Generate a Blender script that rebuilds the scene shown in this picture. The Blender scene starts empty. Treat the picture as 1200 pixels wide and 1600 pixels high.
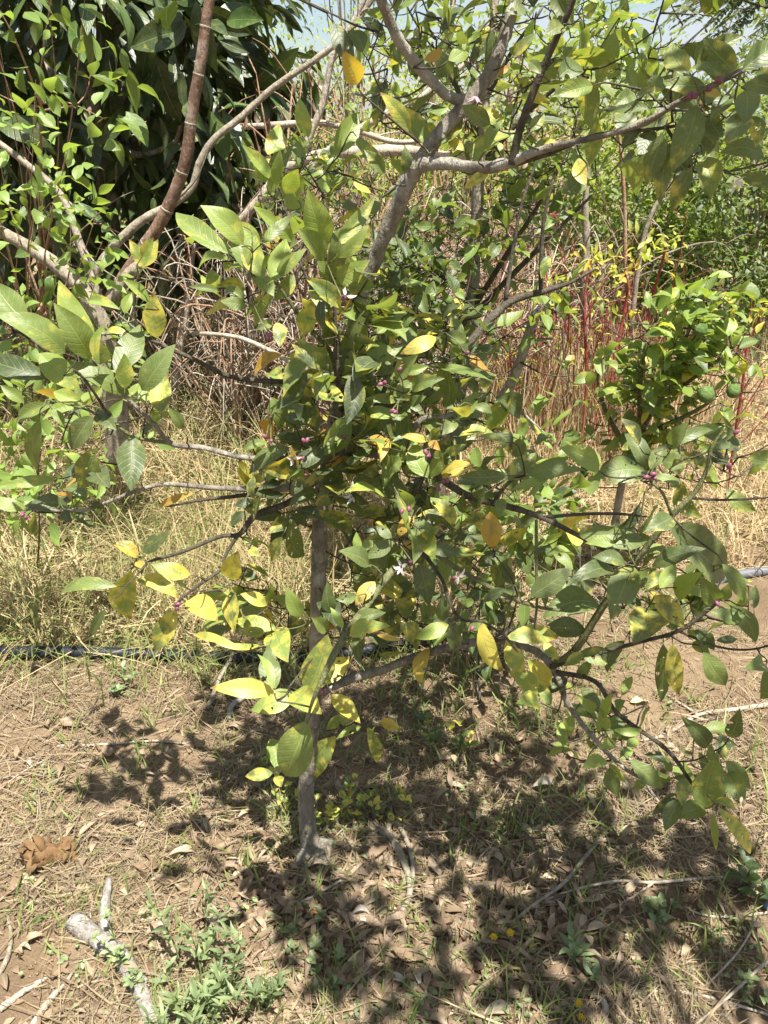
import bpy, math, random
import numpy as np
from mathutils import Vector

SEED = 7
rng = np.random.default_rng(SEED)
random.seed(SEED)
sc = bpy.context.scene
COL = sc.collection

# ------------------------------------------------------------------ camera
CAM = np.array([0.0, 0.0, 1.60])
PITCH = math.radians(26.0)
F = 1202.0                      # focal length in photo pixels (1200 x 1600)
FW = np.array([0, math.cos(PITCH), -math.sin(PITCH)])
UP = np.array([0, math.sin(PITCH), math.cos(PITCH)])
RT = np.array([1.0, 0, 0])


def P(px, py, Y):
    """point at distance Y in front of the viewer seen at photo pixel px,py"""
    r = FW + RT * (px - 600) / F + UP * (800 - py) / F
    return CAM + r * (Y / r[1])


def depth(p):
    return float(np.dot(np.asarray(p) - CAM, FW))


def proj(p):
    p = np.atleast_2d(p) - CAM
    d = p @ FW
    return 600 + F * (p @ RT) / d, 800 - F * (p @ UP) / d, d


def H(x, y):
    x = np.asarray(x, float); y = np.asarray(y, float)
    h = 0.045 * np.maximum(0, y - 2.3)
    h = h + 0.012 * np.sin(x * 3.1 + 1.3) * np.sin(y * 2.7 + .4) + 0.006 * np.sin(x * 9 + y * 5) + 0.004 * np.sin(x * 17 - y * 13 + 2)
    h = h + 0.035 * np.exp(-((x + 0.19) ** 2 + (y - 1.36) ** 2) / 0.05)
    return h


def G(px, py):
    """ground point seen at a photo pixel"""
    r = FW + RT * (px - 600) / F + UP * (800 - py) / F
    t = 1.6 / -r[2] if r[2] < -1e-3 else 30
    for _ in range(25):
        p = CAM + r * t
        t += (p[2] - float(H(p[0], p[1]))) / max(0.25, -r[2]) * 0.8
    return CAM + r * t


def norm(v):
    v = np.asarray(v, float)
    return v / np.maximum(np.linalg.norm(v, axis=-1, keepdims=True), 1e-9)


# ------------------------------------------------------------------ mesh collector
class MB:
    def __init__(s):
        s.v, s.f, s.uv, s.t, s.m, s.n = [], [], [], [], [], 0

    def add(s, v, f, uv=None, tint=None, mat=0):
        v = np.asarray(v, float).reshape(-1, 3); f = np.asarray(f, int).reshape(-1, 4)
        n = len(v)
        s.v.append(v); s.f.append(f + s.n)
        s.uv.append(np.zeros((n, 2)) if uv is None else np.asarray(uv, float).reshape(-1, 2))
        s.t.append(np.zeros((n, 4)) if tint is None else np.asarray(tint, float).reshape(-1, 4))
        s.m.append(np.full(len(f), mat, int)); s.n += n
        return s

    def mesh(s, name, mats):
        me = bpy.data.meshes.new(name)
        v = np.concatenate(s.v); f = np.concatenate(s.f); uv = np.concatenate(s.uv); t = np.concatenate(s.t); m = np.concatenate(s.m)
        me.vertices.add(len(v)); me.vertices.foreach_set('co', v.ravel().astype('f'))
        me.loops.add(f.size); me.loops.foreach_set('vertex_index', f.ravel().astype('i'))
        me.polygons.add(len(f)); me.polygons.foreach_set('loop_start', (np.arange(len(f)) * 4).astype('i'))
        me.polygons.foreach_set('material_index', m.astype('i'))
        me.polygons.foreach_set('use_smooth', np.ones(len(f), bool))
        me.update(calc_edges=True)
        ul = me.uv_layers.new(name='UVMap'); ul.data.foreach_set('uv', uv[f.ravel()].ravel().astype('f'))
        at = me.attributes.new('tint', 'FLOAT_COLOR', 'POINT'); at.data.foreach_set('color', t.ravel().astype('f'))
        for mm in (mats if isinstance(mats, (list, tuple)) else [mats]):
            me.materials.append(mm)
        return me

    def build(s, name, mats, parent=None, loc=None):
        o = bpy.data.objects.new(name, s.mesh(name, mats)); COL.objects.link(o)
        if loc is not None:
            o.data.transform(__import__('mathutils').Matrix.Translation(-Vector(loc))); o.location = loc
        if parent is not None:
            o.parent = parent
            if loc is None:
                o.data.transform(__import__('mathutils').Matrix.Translation(-parent.location))
        return o


def tag(o, label, cat=None, group=None, kind=None):
    if label: o['label'] = label
    if cat: o['category'] = cat
    if group: o['group'] = group
    if kind: o['kind'] = kind
    return o


def empty(name, loc):
    o = bpy.data.objects.new(name, None); COL.objects.link(o)
    o.location = Vector(loc); o.empty_display_size = 0.1
    return o


# ------------------------------------------------------------------ shapes
def spline(pts, k=5):
    pts = np.asarray(pts, float)
    if len(pts) < 3:
        t = np.linspace(0, 1, k + 1)[:, None]
        return pts[0] * (1 - t) + pts[-1] * t
    q = np.vstack([2 * pts[0] - pts[1], pts, 2 * pts[-1] - pts[-2]])
    out = []
    for i in range(1, len(q) - 2):
        p0, p1, p2, p3 = q[i - 1], q[i], q[i + 1], q[i + 2]
        for j in range(k):
            t = j / k
            out.append(.5 * (2 * p1 + (p2 - p0) * t + (2 * p0 - 5 * p1 + 4 * p2 - p3) * t * t + (3 * p1 - p0 - 3 * p2 + p3) * t ** 3))
    out.append(pts[-1])
    return np.array(out)


def tube(mb, pts, rad, sides=8, k=5, mat=0, tint=(0, 0, 0, 0), smooth=True, rough=0.0):
    pr = np.column_stack([np.asarray(pts, float), np.broadcast_to(np.asarray(rad, float), (len(pts),))])
    c = spline(pr, k) if smooth else pr
    pos, r = c[:, :3], np.maximum(c[:, 3], 2e-4)
    tan = norm(np.gradient(pos, axis=0))
    a = np.cross(tan[0], [0.3, 0.2, 1.0])
    if np.linalg.norm(a) < .05: a = np.cross(tan[0], [1.0, 0, 0])
    a = norm(a)
    n = len(pos); ang = np.linspace(0, 2 * math.pi, sides, endpoint=False)
    V = np.zeros((n, sides, 3)); run = 0; UV = np.zeros((n, sides, 2))
    for i in range(n):
        a = norm(a - tan[i] * np.dot(a, tan[i])); b = np.cross(tan[i], a)
        rr = r[i] * (1 + (rng.normal(0, rough, sides) if rough else 0))
        V[i] = pos[i] + (np.cos(ang) * rr)[:, None] * a + (np.sin(ang) * rr)[:, None] * b
        if i: run += np.linalg.norm(pos[i] - pos[i - 1])
        UV[i, :, 0] = ang / (2 * math.pi); UV[i, :, 1] = run
    V[0] = pos[0] + (V[0] - pos[0]); V[-1] = pos[-1] + (V[-1] - pos[-1]) * .35
    idx = np.arange(n * sides).reshape(n, sides)
    q = np.stack([idx[:-1], np.roll(idx, -1, 1)[:-1], np.roll(idx, -1, 1)[1:], idx[1:]], -1).reshape(-1, 4)
    V = V.reshape(-1, 3)
    mb.add(V, q, UV.reshape(-1, 2), np.tile(np.asarray(tint, float), (len(V), 1)), mat)
    # closed ends
    for ring in (idx[0][::-1], idx[-1]):
        mb.f.append(np.array([[ring[0], ring[j], ring[j + 1], ring[min(j + 2, sides - 1)]] for j in range(1, sides - 2, 2)], int) + (mb.n - len(V)))
        mb.m.append(np.full(len(mb.f[-1]), mat, int))
    return pos, r


def ball(mb, c, r, seg=10, rings=7, mat=0, tint=(0, 0, 0, 0), bump=0.0, axis=(0, 0, 1)):
    """an ovoid; r is (across, across, along axis)"""
    ax = norm(axis); s = norm(np.cross(ax, [.31, .9, .2])); t = np.cross(ax, s)
    th = np.linspace(0.02, math.pi - .02, rings); ph = np.linspace(0, 2 * math.pi, seg, endpoint=False)
    T, Ph = np.meshgrid(th, ph, indexing='ij')
    k = 1 + (rng.normal(0, bump, T.shape) if bump else 0)
    V = np.asarray(c) + (np.sin(T) * np.cos(Ph) * r[0] * k)[..., None] * s + (np.sin(T) * np.sin(Ph) * r[1] * k)[..., None] * t + (np.cos(T) * r[2] * k)[..., None] * ax
    idx = np.arange(rings * seg).reshape(rings, seg)
    q = np.stack([idx[:-1], idx[1:], np.roll(idx, -1, 1)[1:], np.roll(idx, -1, 1)[:-1]], -1).reshape(-1, 4)
    V = V.reshape(-1, 3)
    mb.add(V, q, np.stack([Ph / 6.2832, T / math.pi], -1).reshape(-1, 2), np.tile(np.asarray(tint, float), (len(V), 1)), mat)


def leaves(mb, B, D, N, L, W, arch=None, fold=None, tint=None, rows=9, cols=5, mat=0, shape=0.0, wave=0.05, serr=0.0, calm=1.0):
    """many leaf blades at once. B base, D direction, N upper-face normal (all n x 3)"""
    B = np.atleast_2d(np.asarray(B, float)); n = len(B)
    if n == 0: return
    D = norm(np.broadcast_to(np.asarray(D, float), (n, 3))); N = np.broadcast_to(np.asarray(N, float), (n, 3))
    N = N - D * np.sum(N * D, -1, keepdims=True); N = norm(N); S = np.cross(D, N)
    L = np.broadcast_to(np.asarray(L, float), (n,)); W = np.broadcast_to(np.asarray(W, float), (n,))
    arch = rng.normal(.07, .09, n) if arch is None else np.broadcast_to(np.asarray(arch, float), (n,))
    fold = np.abs(rng.normal(.28, .2, n)) if fold is None else np.broadcast_to(np.asarray(fold, float), (n,))
    v = np.linspace(0, 1, rows); u = np.linspace(-1, 1, cols)
    prof = np.sin(math.pi * np.clip(v, 0, 1) ** (0.86 + shape)) ** 0.82 * (1 - .22 * v ** 3)
    prof[0] = 0.035; prof[-1] = 0.02
    Vg, Ug = np.meshgrid(v, u, indexing='ij'); pg = np.repeat(prof[:, None], cols, 1)
    x = Ug[None] * pg[None] * (W / 2)[:, None, None]
    if serr:
        x = x * (1 + rng.normal(0, serr, (n, rows, cols)) * (np.abs(Ug[None]) > .9))
    y = Vg[None] * L[:, None, None] * np.ones_like(x)
    tw = rng.normal(0, .42, n) * calm
    z = arch[:, None, None] * L[:, None, None] * 4 * Vg[None] * (1 - Vg[None]) + fold[:, None, None] * np.abs(x)
    if wave:
        ph = rng.uniform(0, 6.28, (n, 1, 1)); fr = rng.uniform(5, 11, (n, 1, 1))
        z = z + wave * W[:, None, None] * np.sin(Vg[None] * fr + ph + 2.2 * Ug[None]) * np.abs(Ug[None]) * pg[None]
    z = z + np.sin(tw)[:, None, None] * x * (Vg[None] - .3)
    bend = (rng.normal(0, .075, n) * calm)[:, None, None] * L[:, None, None] * 4 * Vg[None] * (1 - Vg[None])
    X = x + bend
    V = B[:, None, None, :] + y[..., None] * D[:, None, None] + X[..., None] * S[:, None, None] + z[..., None] * N[:, None, None]
    k = rows * cols; idx = np.arange(k).reshape(rows, cols)
    q = np.stack([idx[:-1, :-1], idx[:-1, 1:], idx[1:, 1:], idx[1:, :-1]], -1).reshape(-1, 4)
    Q = (q[None] + (np.arange(n) * k)[:, None, None]).reshape(-1, 4)
    uv = np.tile(np.stack([(Ug + 1) / 2, Vg], -1).reshape(1, k, 2), (n, 1, 1))
    if tint is None: tint = np.column_stack([np.zeros(n), rng.uniform(0, 1, n), rng.uniform(0, 1, n), np.zeros(n)])
    tint = np.broadcast_to(np.asarray(tint, float), (n, 4))
    mb.add(V.reshape(-1, 3), Q, uv.reshape(-1, 2), np.repeat(tint[:, None], k, 1).reshape(-1, 4), mat)


def blades(mb, base, az, L, W, lean0, lean1, tint, seg=4, mat=0):
    """grass: base n x 3, lean angles from the vertical at root and tip"""
    n = len(base)
    t = np.linspace(0, 1, seg + 1)
    ang = lean0[:, None] + (lean1 - lean0)[:, None] * t[None] ** 1.3
    dl = L[:, None] / seg
    hx = np.concatenate([np.zeros((n, 1)), np.cumsum(np.sin(ang[:, :-1]) * dl, 1)], 1)
    hz = np.concatenate([np.zeros((n, 1)), np.cumsum(np.cos(ang[:, :-1]) * dl, 1)], 1)
    kink = rng.normal(0, .25, (n, 1)) * t[None]
    dx = np.cos(az[:, None] + kink) * hx; dy = np.sin(az[:, None] + kink) * hx
    c = np.stack([base[:, :1] + dx, base[:, 1:2] + dy, base[:, 2:3] + hz], -1)
    c[..., 2] = np.maximum(c[..., 2], H(c[..., 0], c[..., 1]) + 0.003)
    tw = az + math.pi / 2 + rng.normal(0, .6, n)
    side = np.stack([np.cos(tw), np.sin(tw), rng.normal(0, .45, n)], -1)
    w = (W[:, None] * (1 - t[None] ** 2 * .92))[..., None] * side[:, None] / 2
    V = np.stack([c - w, c + w], 2).reshape(n, -1, 3)
    k = 2 * (seg + 1)
    q = np.array([[2 * i, 2 * i + 1, 2 * i + 3, 2 * i + 2] for i in range(seg)])
    Q = (q[None] + (np.arange(n) * k)[:, None, None]).reshape(-1, 4)
    uv = np.tile(np.stack([np.tile([0, 1], seg + 1), np.repeat(t, 2)], -1)[None], (n, 1, 1))
    mb.add(V.reshape(-1, 3), Q, uv.reshape(-1, 2), np.repeat(tint[:, None], k, 1).reshape(-1, 4), mat)


# ------------------------------------------------------------------ materials
class NT:
    def __init__(s, name):
        s.m = bpy.data.materials.new(name); s.m.use_nodes = True
        s.t = s.m.node_tree; s.t.nodes.clear()
        s.out = s.t.nodes.new('ShaderNodeOutputMaterial')

    def n(s, kind, **kw):
        nd = s.t.nodes.new('ShaderNode' + kind)
        for k, v in kw.items():
            if k in nd.inputs: s.put(nd.inputs[k], v)
            else: setattr(nd, k, v)
        return nd

    def put(s, inp, v):
        if isinstance(v, bpy.types.NodeSocket): s.t.links.new(v, inp)
        elif isinstance(v, (tuple, list)) and len(v) == 3 and inp.type == 'RGBA': inp.default_value = (*v, 1)
        else: inp.default_value = v

    def math(s, op, a, b=0.5, c=None, clamp=False):
        nd = s.t.nodes.new('ShaderNodeMath'); nd.operation = op; nd.use_clamp = clamp
        s.put(nd.inputs[0], a); s.put(nd.inputs[1], b)
        if c is not None: s.put(nd.inputs[2], c)
        return nd.outputs[0]

    def mix(s, fac, a, b, mode='MIX'):
        nd = s.t.nodes.new('ShaderNodeMix'); nd.data_type = 'RGBA'; nd.blend_type = mode
        s.put(nd.inputs[0], fac); s.put(nd.inputs[6], a); s.put(nd.inputs[7], b)
        return nd.outputs[2]

    def ramp(s, x, lo, hi, a=0.0, b=1.0):
        nd = s.t.nodes.new('ShaderNodeMapRange'); nd.interpolation_type = 'SMOOTHSTEP'
        for i, v in zip((0, 1, 2, 3, 4), (x, lo, hi, a, b)): s.put(nd.inputs[i], v)
        return nd.outputs[0]

    def noise(s, scale, vec=None, detail=3.0, rough=.55, dist=0.0):
        nd = s.n('TexNoise', Scale=scale, Detail=detail, Roughness=rough, Distortion=dist)
        if vec is not None: s.t.links.new(vec, nd.inputs['Vector'])
        return nd.outputs['Fac']

    def bump(s, h, strength, dist=0.01):
        return s.n('Bump', Height=h, Strength=strength, Distance=dist).outputs[0]

    def done(s, shader):
        s.t.links.new(shader, s.out.inputs[0]); return s.m


def leaf_mat(name, dark, young, yellow=(.48, .42, .075), orange=(.40, .20, .035), trans=.35, rough=.36, dust=.22, veins=1.0, under=1.35, spec=.5, nveins=9.0, holes=False):
    k = NT(name)
    tint = k.n('Attribute', attribute_name='tint')
    sep = k.n('SeparateColor'); k.t.links.new(tint.outputs['Color'], sep.inputs[0])
    yel, tone, rnd = sep.outputs[0], sep.outputs[1], sep.outputs[2]
    ora = tint.outputs['Alpha']
    uv = k.n('UVMap', uv_map='UVMap').outputs[0]
    su = k.n('SeparateXYZ'); k.t.links.new(uv, su.inputs[0])
    au = k.math('ABSOLUTE', k.math('SUBTRACT', su.outputs[0], .5)); v = su.outputs[1]
    pos = k.n('TexCoord').outputs['Object']
    base = k.mix(tone, dark, young)
    base = k.mix(k.math('MULTIPLY', k.math('SUBTRACT', rnd, .5), .5), base, (.02, .03, .01))
    n1 = k.noise(38, pos, 3, .6)
    blot = k.math('ADD', k.math('MULTIPLY', k.ramp(n1, .28, .72), .78), k.math('MULTIPLY', k.math('SUBTRACT', rnd, .5), .15))
    base = k.mix(k.math('MULTIPLY', k.ramp(k.noise(17, pos, 2), .35, .7), .38), base, k.mix(.55, base, (.24, .26, .08)))
    # yellowing spreads from the blade, the midrib stays green longest
    yy = k.math('ADD', k.math('SUBTRACT', k.math('MULTIPLY', yel, 1.12), k.math('MULTIPLY', blot, 1.05)), k.math('MULTIPLY', au, .2))
    svy = k.math('FRACT', k.math('SUBTRACT', k.math('MULTIPLY', v, nveins), k.math('MULTIPLY', au, 3.4)))
    gv = k.math('MAXIMUM', k.ramp(au, .02, .10, 1, 0), k.math('MULTIPLY', k.ramp(k.math('ABSOLUTE', k.math('SUBTRACT', svy, .5)), 0, .2, 1, 0), .5))
    yf = k.ramp(k.math('SUBTRACT', yy, k.math('MULTIPLY', gv, .13)), -.06, .56)
    base = k.mix(yf, base, k.mix(ora, yellow, orange))
    # midrib and side veins
    mid = k.ramp(au, .012, .035, 1, 0)
    sv = k.math('FRACT', k.math('SUBTRACT', k.math('MULTIPLY', v, nveins), k.math('MULTIPLY', au, 3.4)))
    svm = k.ramp(k.math('ABSOLUTE', k.math('SUBTRACT', sv, .5)), .0, .16, 1, 0)
    vein = k.math('MAXIMUM', mid, k.math('MULTIPLY', svm, .32))
    vcol = k.mix(.55, base, (.34, .36, .14))
    base = k.mix(k.math('MULTIPLY', vein, .55 * veins), base, vcol)
    # dust and scale spots
    n2 = k.noise(120, pos, 4, .7)
    base = k.mix(k.math('MULTIPLY', k.ramp(n2, .42, .72), dust), base, (.30, .30, .20))
    n3 = k.noise(210, pos, 2, .5)
    base = k.mix(k.math('MULTIPLY', k.ramp(n3, .70, .76), .55), base, (.10, .07, .03))
    # wear: brown specks along the edge
    edge = k.math('MULTIPLY', k.ramp(au, .40, .5), k.ramp(n1, .58, .66))
    base = k.mix(k.math('MULTIPLY', edge, .7), base, (.22, .14, .05))
    tipm = k.math('MULTIPLY', k.ramp(k.math('ADD', v, k.math('MULTIPLY', n1, .12)), .93, 1.0), k.ramp(yel, .25, .7))
    base = k.mix(k.math('MULTIPLY', tipm, .8), base, (.20, .11, .04))
    back = k.n('NewGeometry').outputs['Backfacing']
    base = k.mix(k.math('MULTIPLY', back, .45), base, k.mix(.5, base, (.20 * under, .25 * under, .10 * under)))
    nb = k.bump(k.math('ADD', k.math('MULTIPLY', vein, -.6), k.math('MULTIPLY', n1, .8)), .35, .004)
    p = k.n('BsdfPrincipled', **{'Base Color': base, 'Roughness': k.math('ADD', rough, k.math('MULTIPLY', n2, .2)), 'Specular IOR Level': spec, 'Normal': nb})
    tcol = k.mix(.5, base, k.mix(1.0, base, (1.5, 1.45, .35), 'MULTIPLY'))
    tcol = k.mix(1.0, tcol, (1.5, 1.5, 1.1), 'MULTIPLY')
    tr = k.n('BsdfTranslucent', Color=tcol, Normal=nb)
    mx = k.n('MixShader', Fac=trans); k.t.links.new(p.outputs[0], mx.inputs[1]); k.t.links.new(tr.outputs[0], mx.inputs[2])
    if holes:      # insect holes in a few of the leaves
        hm = k.math('MULTIPLY', k.ramp(k.noise(62, pos, 2, .5), .655, .665), k.math('LESS_THAN', k.math('FRACT', k.math('MULTIPLY', rnd, 7.0)), .30))
        tp = k.n('BsdfTransparent'); m2 = k.n('MixShader', Fac=hm); k.t.links.new(mx.outputs[0], m2.inputs[1]); k.t.links.new(tp.outputs[0], m2.inputs[2])
        return k.done(m2.outputs[0])
    return k.done(mx.outputs[0])


def bark_mat(name, a, b, lichen=(.45, .44, .40), lich=.3, scale=1.0, rough=.85, stretch=.22):
    k = NT(name)
    pos = k.n('TexCoord').outputs['Object']
    mp = k.n('Mapping'); k.t.links.new(pos, mp.inputs[0]); mp.inputs['Scale'].default_value = (1, 1, stretch)
    n1 = k.noise(60 * scale, mp.outputs[0], 5, .65, .6); n2 = k.noise(14 * scale, pos, 3); n3 = k.noise(190 * scale, mp.outputs[0], 3, .7)
    c = k.mix(k.ramp(n1, .3, .7), a, b)
    c = k.mix(k.math('MULTIPLY', k.ramp(n2, .5, .68), lich), c, lichen)
    c = k.mix(k.math('MULTIPLY', k.ramp(n3, .55, .75), .35), c, tuple(x * .45 for x in a))
    n4 = k.noise(24 * scale, pos, 4, .7); n5 = k.noise(95 * scale, pos, 2, .5)
    c = k.mix(k.math('MULTIPLY', k.ramp(n4, .52, .62), .5), c, tuple(x * .5 for x in a))
    c = k.mix(k.math('MULTIPLY', k.ramp(n5, .66, .72), .6 * lich + .2), c, lichen)
    nb = k.bump(k.math('ADD', k.math('ADD', n1, k.math('MULTIPLY', n3, .6)), k.math('MULTIPLY', n4, .8)), .9, .008)
    p = k.n('BsdfPrincipled', **{'Base Color': c, 'Roughness': rough, 'Specular IOR Level': .25, 'Normal': nb})
    return k.done(p.outputs[0])


def straw_mat(name, a, b, c=None, trans=.25, rough=.6):
    """tint.r blends a to b, tint.g adds c"""
    k = NT(name)
    tint = k.n('Attribute', attribute_name='tint')
    sep = k.n('SeparateColor'); k.t.links.new(tint.outputs['Color'], sep.inputs[0])
    pos = k.n('TexCoord').outputs['Object']
    base = k.mix(sep.outputs[0], a, b)
    if c: base = k.mix(sep.outputs[1], base, c)
    n1 = k.noise(55, pos, 3, .6)
    base = k.mix(k.math('MULTIPLY', k.ramp(n1, .45, .75), .4), base, tuple(x * .5 for x in a))
    p = k.n('BsdfPrincipled', **{'Base Color': base, 'Roughness': rough, 'Specular IOR Level': .35})
    tr = k.n('BsdfTranslucent', Color=base)
    mx = k.n('MixShader', Fac=trans); k.t.links.new(p.outputs[0], mx.inputs[1]); k.t.links.new(tr.outputs[0], mx.inputs[2])
    return k.done(mx.outputs[0])


def plain_mat(name, col, rough=.5, spec=.4, var=.3, scale=40, bump=.2, trans=0):
    k = NT(name)
    pos = k.n('TexCoord').outputs['Object']
    n1 = k.noise(scale, pos, 4, .6)
    c = k.mix(k.math('MULTIPLY', n1, var), col, tuple(x * .35 for x in col))
    p = k.n('BsdfPrincipled', **{'Base Color': c, 'Roughness': rough, 'Specular IOR Level': spec, 'Normal': k.bump(n1, bump, .004)})
    if not trans: return k.done(p.outputs[0])
    tr = k.n('BsdfTranslucent', Color=c)
    mx = k.n('MixShader', Fac=trans); k.t.links.new(p.outputs[0], mx.inputs[1]); k.t.links.new(tr.outputs[0], mx.inputs[2])
    return k.done(mx.outputs[0])


def soil_mat():
    k = NT('soil')
    pos = k.n('TexCoord').outputs['Object']
    n1 = k.noise(2.2, pos, 5, .6); n2 = k.noise(26, pos, 5, .7); n3 = k.noise(160, pos, 4, .7); n4 = k.noise(420, pos, 2, .6)
    c = k.mix(k.ramp(n1, .35, .65), (.165, .115, .070), (.265, .195, .122))
    c = k.mix(k.math('MULTIPLY', k.ramp(n2, .4, .75), .6), c, (.19, .125, .075))
    c = k.mix(k.math('MULTIPLY', k.ramp(n3, .55, .7), .5), c, (.13, .085, .05))
    c = k.mix(k.math('MULTIPLY', k.ramp(n4, .62, .72), .5), c, (.55, .43, .29))
    h = k.math('ADD', k.math('MULTIPLY', n2, 1.2), k.math('ADD', k.math('MULTIPLY', n3, .5), k.math('MULTIPLY', n4, .2)))
    p = k.n('BsdfPrincipled', **{'Base Color': c, 'Roughness': .95, 'Specular IOR Level': .1, 'Normal': k.bump(h, .9, .02)})
    return k.done(p.outputs[0])


M = {}
M['lemon_leaf'] = leaf_mat('lemon_leaf', (.042, .064, .026), (.225, .305, .058), trans=.30, dust=.18, holes=True)
M['back_lemon_leaf'] = leaf_mat('back_lemon_leaf', (.030, .060, .020), (.18, .27, .045), trans=.35, dust=.12)
M['shrub_leaf'] = leaf_mat('shrub_leaf', (.055, .11, .025), (.22, .33, .07), trans=.38, dust=.05, nveins=6)
M['avocado_leaf'] = leaf_mat('avocado_leaf', (.016, .032, .012), (.055, .11, .024), trans=.15, rough=.30, dust=.03, spec=.5, veins=.8, nveins=11, under=.5)
M['hedge_leaf'] = leaf_mat('hedge_leaf', (.045, .08, .022), (.19, .27, .055), trans=.42, dust=.05, veins=.4)
M['yellow_hedge_leaf'] = leaf_mat('yellow_hedge_leaf', (.12, .17, .035), (.40, .45, .10), trans=.45, dust=.05, veins=.4)
M['frond_leaf'] = leaf_mat('frond_leaf', (.030, .055, .040), (.06, .10, .06), trans=.25, dust=.1, veins=.3)
M['weed_leaf'] = leaf_mat('weed_leaf', (.10, .15, .065), (.25, .32, .15), trans=.25, dust=.12, veins=.7, nveins=5)
M['twig_green'] = bark_mat('twig_green', (.11, .125, .05), (.19, .19, .085), (.27, .26, .16), .25, 2)
M['twig_dark'] = bark_mat('twig_dark', (.06, .05, .034), (.12, .10, .07), (.24, .22, .17), .2, 2)
M['lemon_bark'] = bark_mat('lemon_bark', (.13, .11, .082), (.25, .22, .175), (.42, .41, .36), .45)
M['pale_bark'] = bark_mat('pale_bark', (.30, .245, .18), (.48, .41, .32), (.5, .46, .40), .4)
M['grey_bark'] = bark_mat('grey_bark', (.20, .165, .12), (.33, .28, .21), (.42, .39, .32), .35)
M['cane_bark'] = bark_mat('cane_bark', (.12, .07, .045), (.22, .14, .095), (.36, .29, .23), .6, .6)
M['red_bark'] = bark_mat('red_bark', (.20, .028, .026), (.34, .065, .05), (.28, .19, .11), .5, 1.5, .5)
M['dry_stem'] = bark_mat('dry_stem', (.27, .15, .09), (.38, .24, .15), (.48, .39, .28), .35, 1.5)
M['driftwood'] = bark_mat('driftwood', (.24, .215, .185), (.44, .41, .37), (.17, .14, .11), .5, 1.6)
M['straw'] = straw_mat('straw', (.58, .45, .25), (.27, .18, .09), (.15, .21, .05))
M['straw_bits'] = straw_mat('straw_bits', (.38, .29, .165), (.12, .080, .045), (.31, .265, .19))
M['green_grass'] = straw_mat('green_grass', (.12, .19, .045), (.24, .30, .08), (.45, .38, .16), trans=.35)
M['dead_leaf'] = straw_mat('dead_leaf', (.235, .160, .098), (.085, .053, .033), (.35, .275, .18), trans=.15, rough=.55)
M['pale_dead_leaf'] = straw_mat('pale_dead_leaf', (.42, .35, .25), (.33, .225, .13), (.37, .345, .30), trans=.2, rough=.5)
M['cream_dead_leaf'] = straw_mat('cream_dead_leaf', (.62, .56, .26), (.55, .48, .22), (.6, .6, .45), trans=.25, rough=.5)
def petal_mat():
    k = NT('petal'); pos = k.n('TexCoord').outputs['Object']; back = k.n('NewGeometry').outputs['Backfacing']
    c = k.mix(back, (.70, .64, .62), (.50, .28, .36)); c = k.mix(k.math('MULTIPLY', k.ramp(k.noise(160, pos), .5, .7), .35), c, (.55, .38, .36))
    p = k.n('BsdfPrincipled', **{'Base Color': c, 'Roughness': .5}); tr = k.n('BsdfTranslucent', Color=c)
    mx = k.n('MixShader', Fac=.3); k.t.links.new(p.outputs[0], mx.inputs[1]); k.t.links.new(tr.outputs[0], mx.inputs[2]); return k.done(mx.outputs[0])


M['petal'] = petal_mat()
M['bud'] = plain_mat('bud', (.20, .06, .10), .45, .4, .35, 300, .1)
M['stamen'] = plain_mat('stamen', (.80, .62, .16), .6, .2, .2, 400, .3)
M['lime'] = bark_mat('lime', (.075, .14, .03), (.13, .21, .05), (.26, .30, .10), .35, 1.6, .4, 1.0)
M['pod'] = plain_mat('pod', (.21, .125, .058), .8, .15, .95, 70, 1.0)
M['orange_skin'] = plain_mat('orange_skin', (.50, .14, .02), .5, .4, .55, 120, .6)
M['pipe'] = plain_mat('pipe', (.014, .016, .02), .5, .3, .3, 60, .15)
M['grey_pipe'] = plain_mat('grey_pipe', (.12, .124, .135), .45, .5, .3, 60, .2)
M['blue_plastic'] = plain_mat('blue_plastic', (.05, .16, .24), .4, .5, .3, 90, .3)
M['dandelion'] = plain_mat('dandelion', (.62, .43, .02), .6, .2, .2, 300, .2, .2)
M['clod'] = plain_mat('clod', (.27, .185, .11), .95, .1, .6, 200, .6)
M['soil'] = soil_mat()

# ------------------------------------------------------------------ world, sun
SUN_EL, SUN_AZ = 71.0, 150.0           # elevation; azimuth from straight ahead (+Y), negative = to the left
w = bpy.data.worlds.new('World'); sc.world = w; w.use_nodes = True
nt = w.node_tree; nt.nodes.clear()
wo = nt.nodes.new('ShaderNodeOutputWorld'); bg = nt.nodes.new('ShaderNodeBackground')
sky = nt.nodes.new('ShaderNodeTexSky'); sky.sky_type = 'NISHITA'; sky.sun_disc = False
sky.sun_elevation = math.radians(SUN_EL); sky.sun_rotation = math.radians(SUN_AZ)
sky.air_density = 1.2; sky.dust_density = 1.5
tc = nt.nodes.new('ShaderNodeTexCoord'); nz = nt.nodes.new('ShaderNodeTexNoise')
nz.inputs['Scale'].default_value = 3.2; nz.inputs['Detail'].default_value = 7; nz.inputs['Roughness'].default_value = .58
mpw = nt.nodes.new('ShaderNodeMapping'); mpw.inputs['Scale'].default_value = (1, 1, 2.4)
nt.links.new(tc.outputs['Generated'], mpw.inputs[0]); nt.links.new(mpw.outputs[0], nz.inputs['Vector'])
mr = nt.nodes.new('ShaderNodeMapRange'); mr.interpolation_type = 'SMOOTHSTEP'
for i, v in zip((1, 2, 3, 4), (.40, .62, 0, .85)): mr.inputs[i].default_value = v
nt.links.new(nz.outputs['Fac'], mr.inputs[0])
mxw = nt.nodes.new('ShaderNodeMix'); mxw.data_type = 'RGBA'
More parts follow.
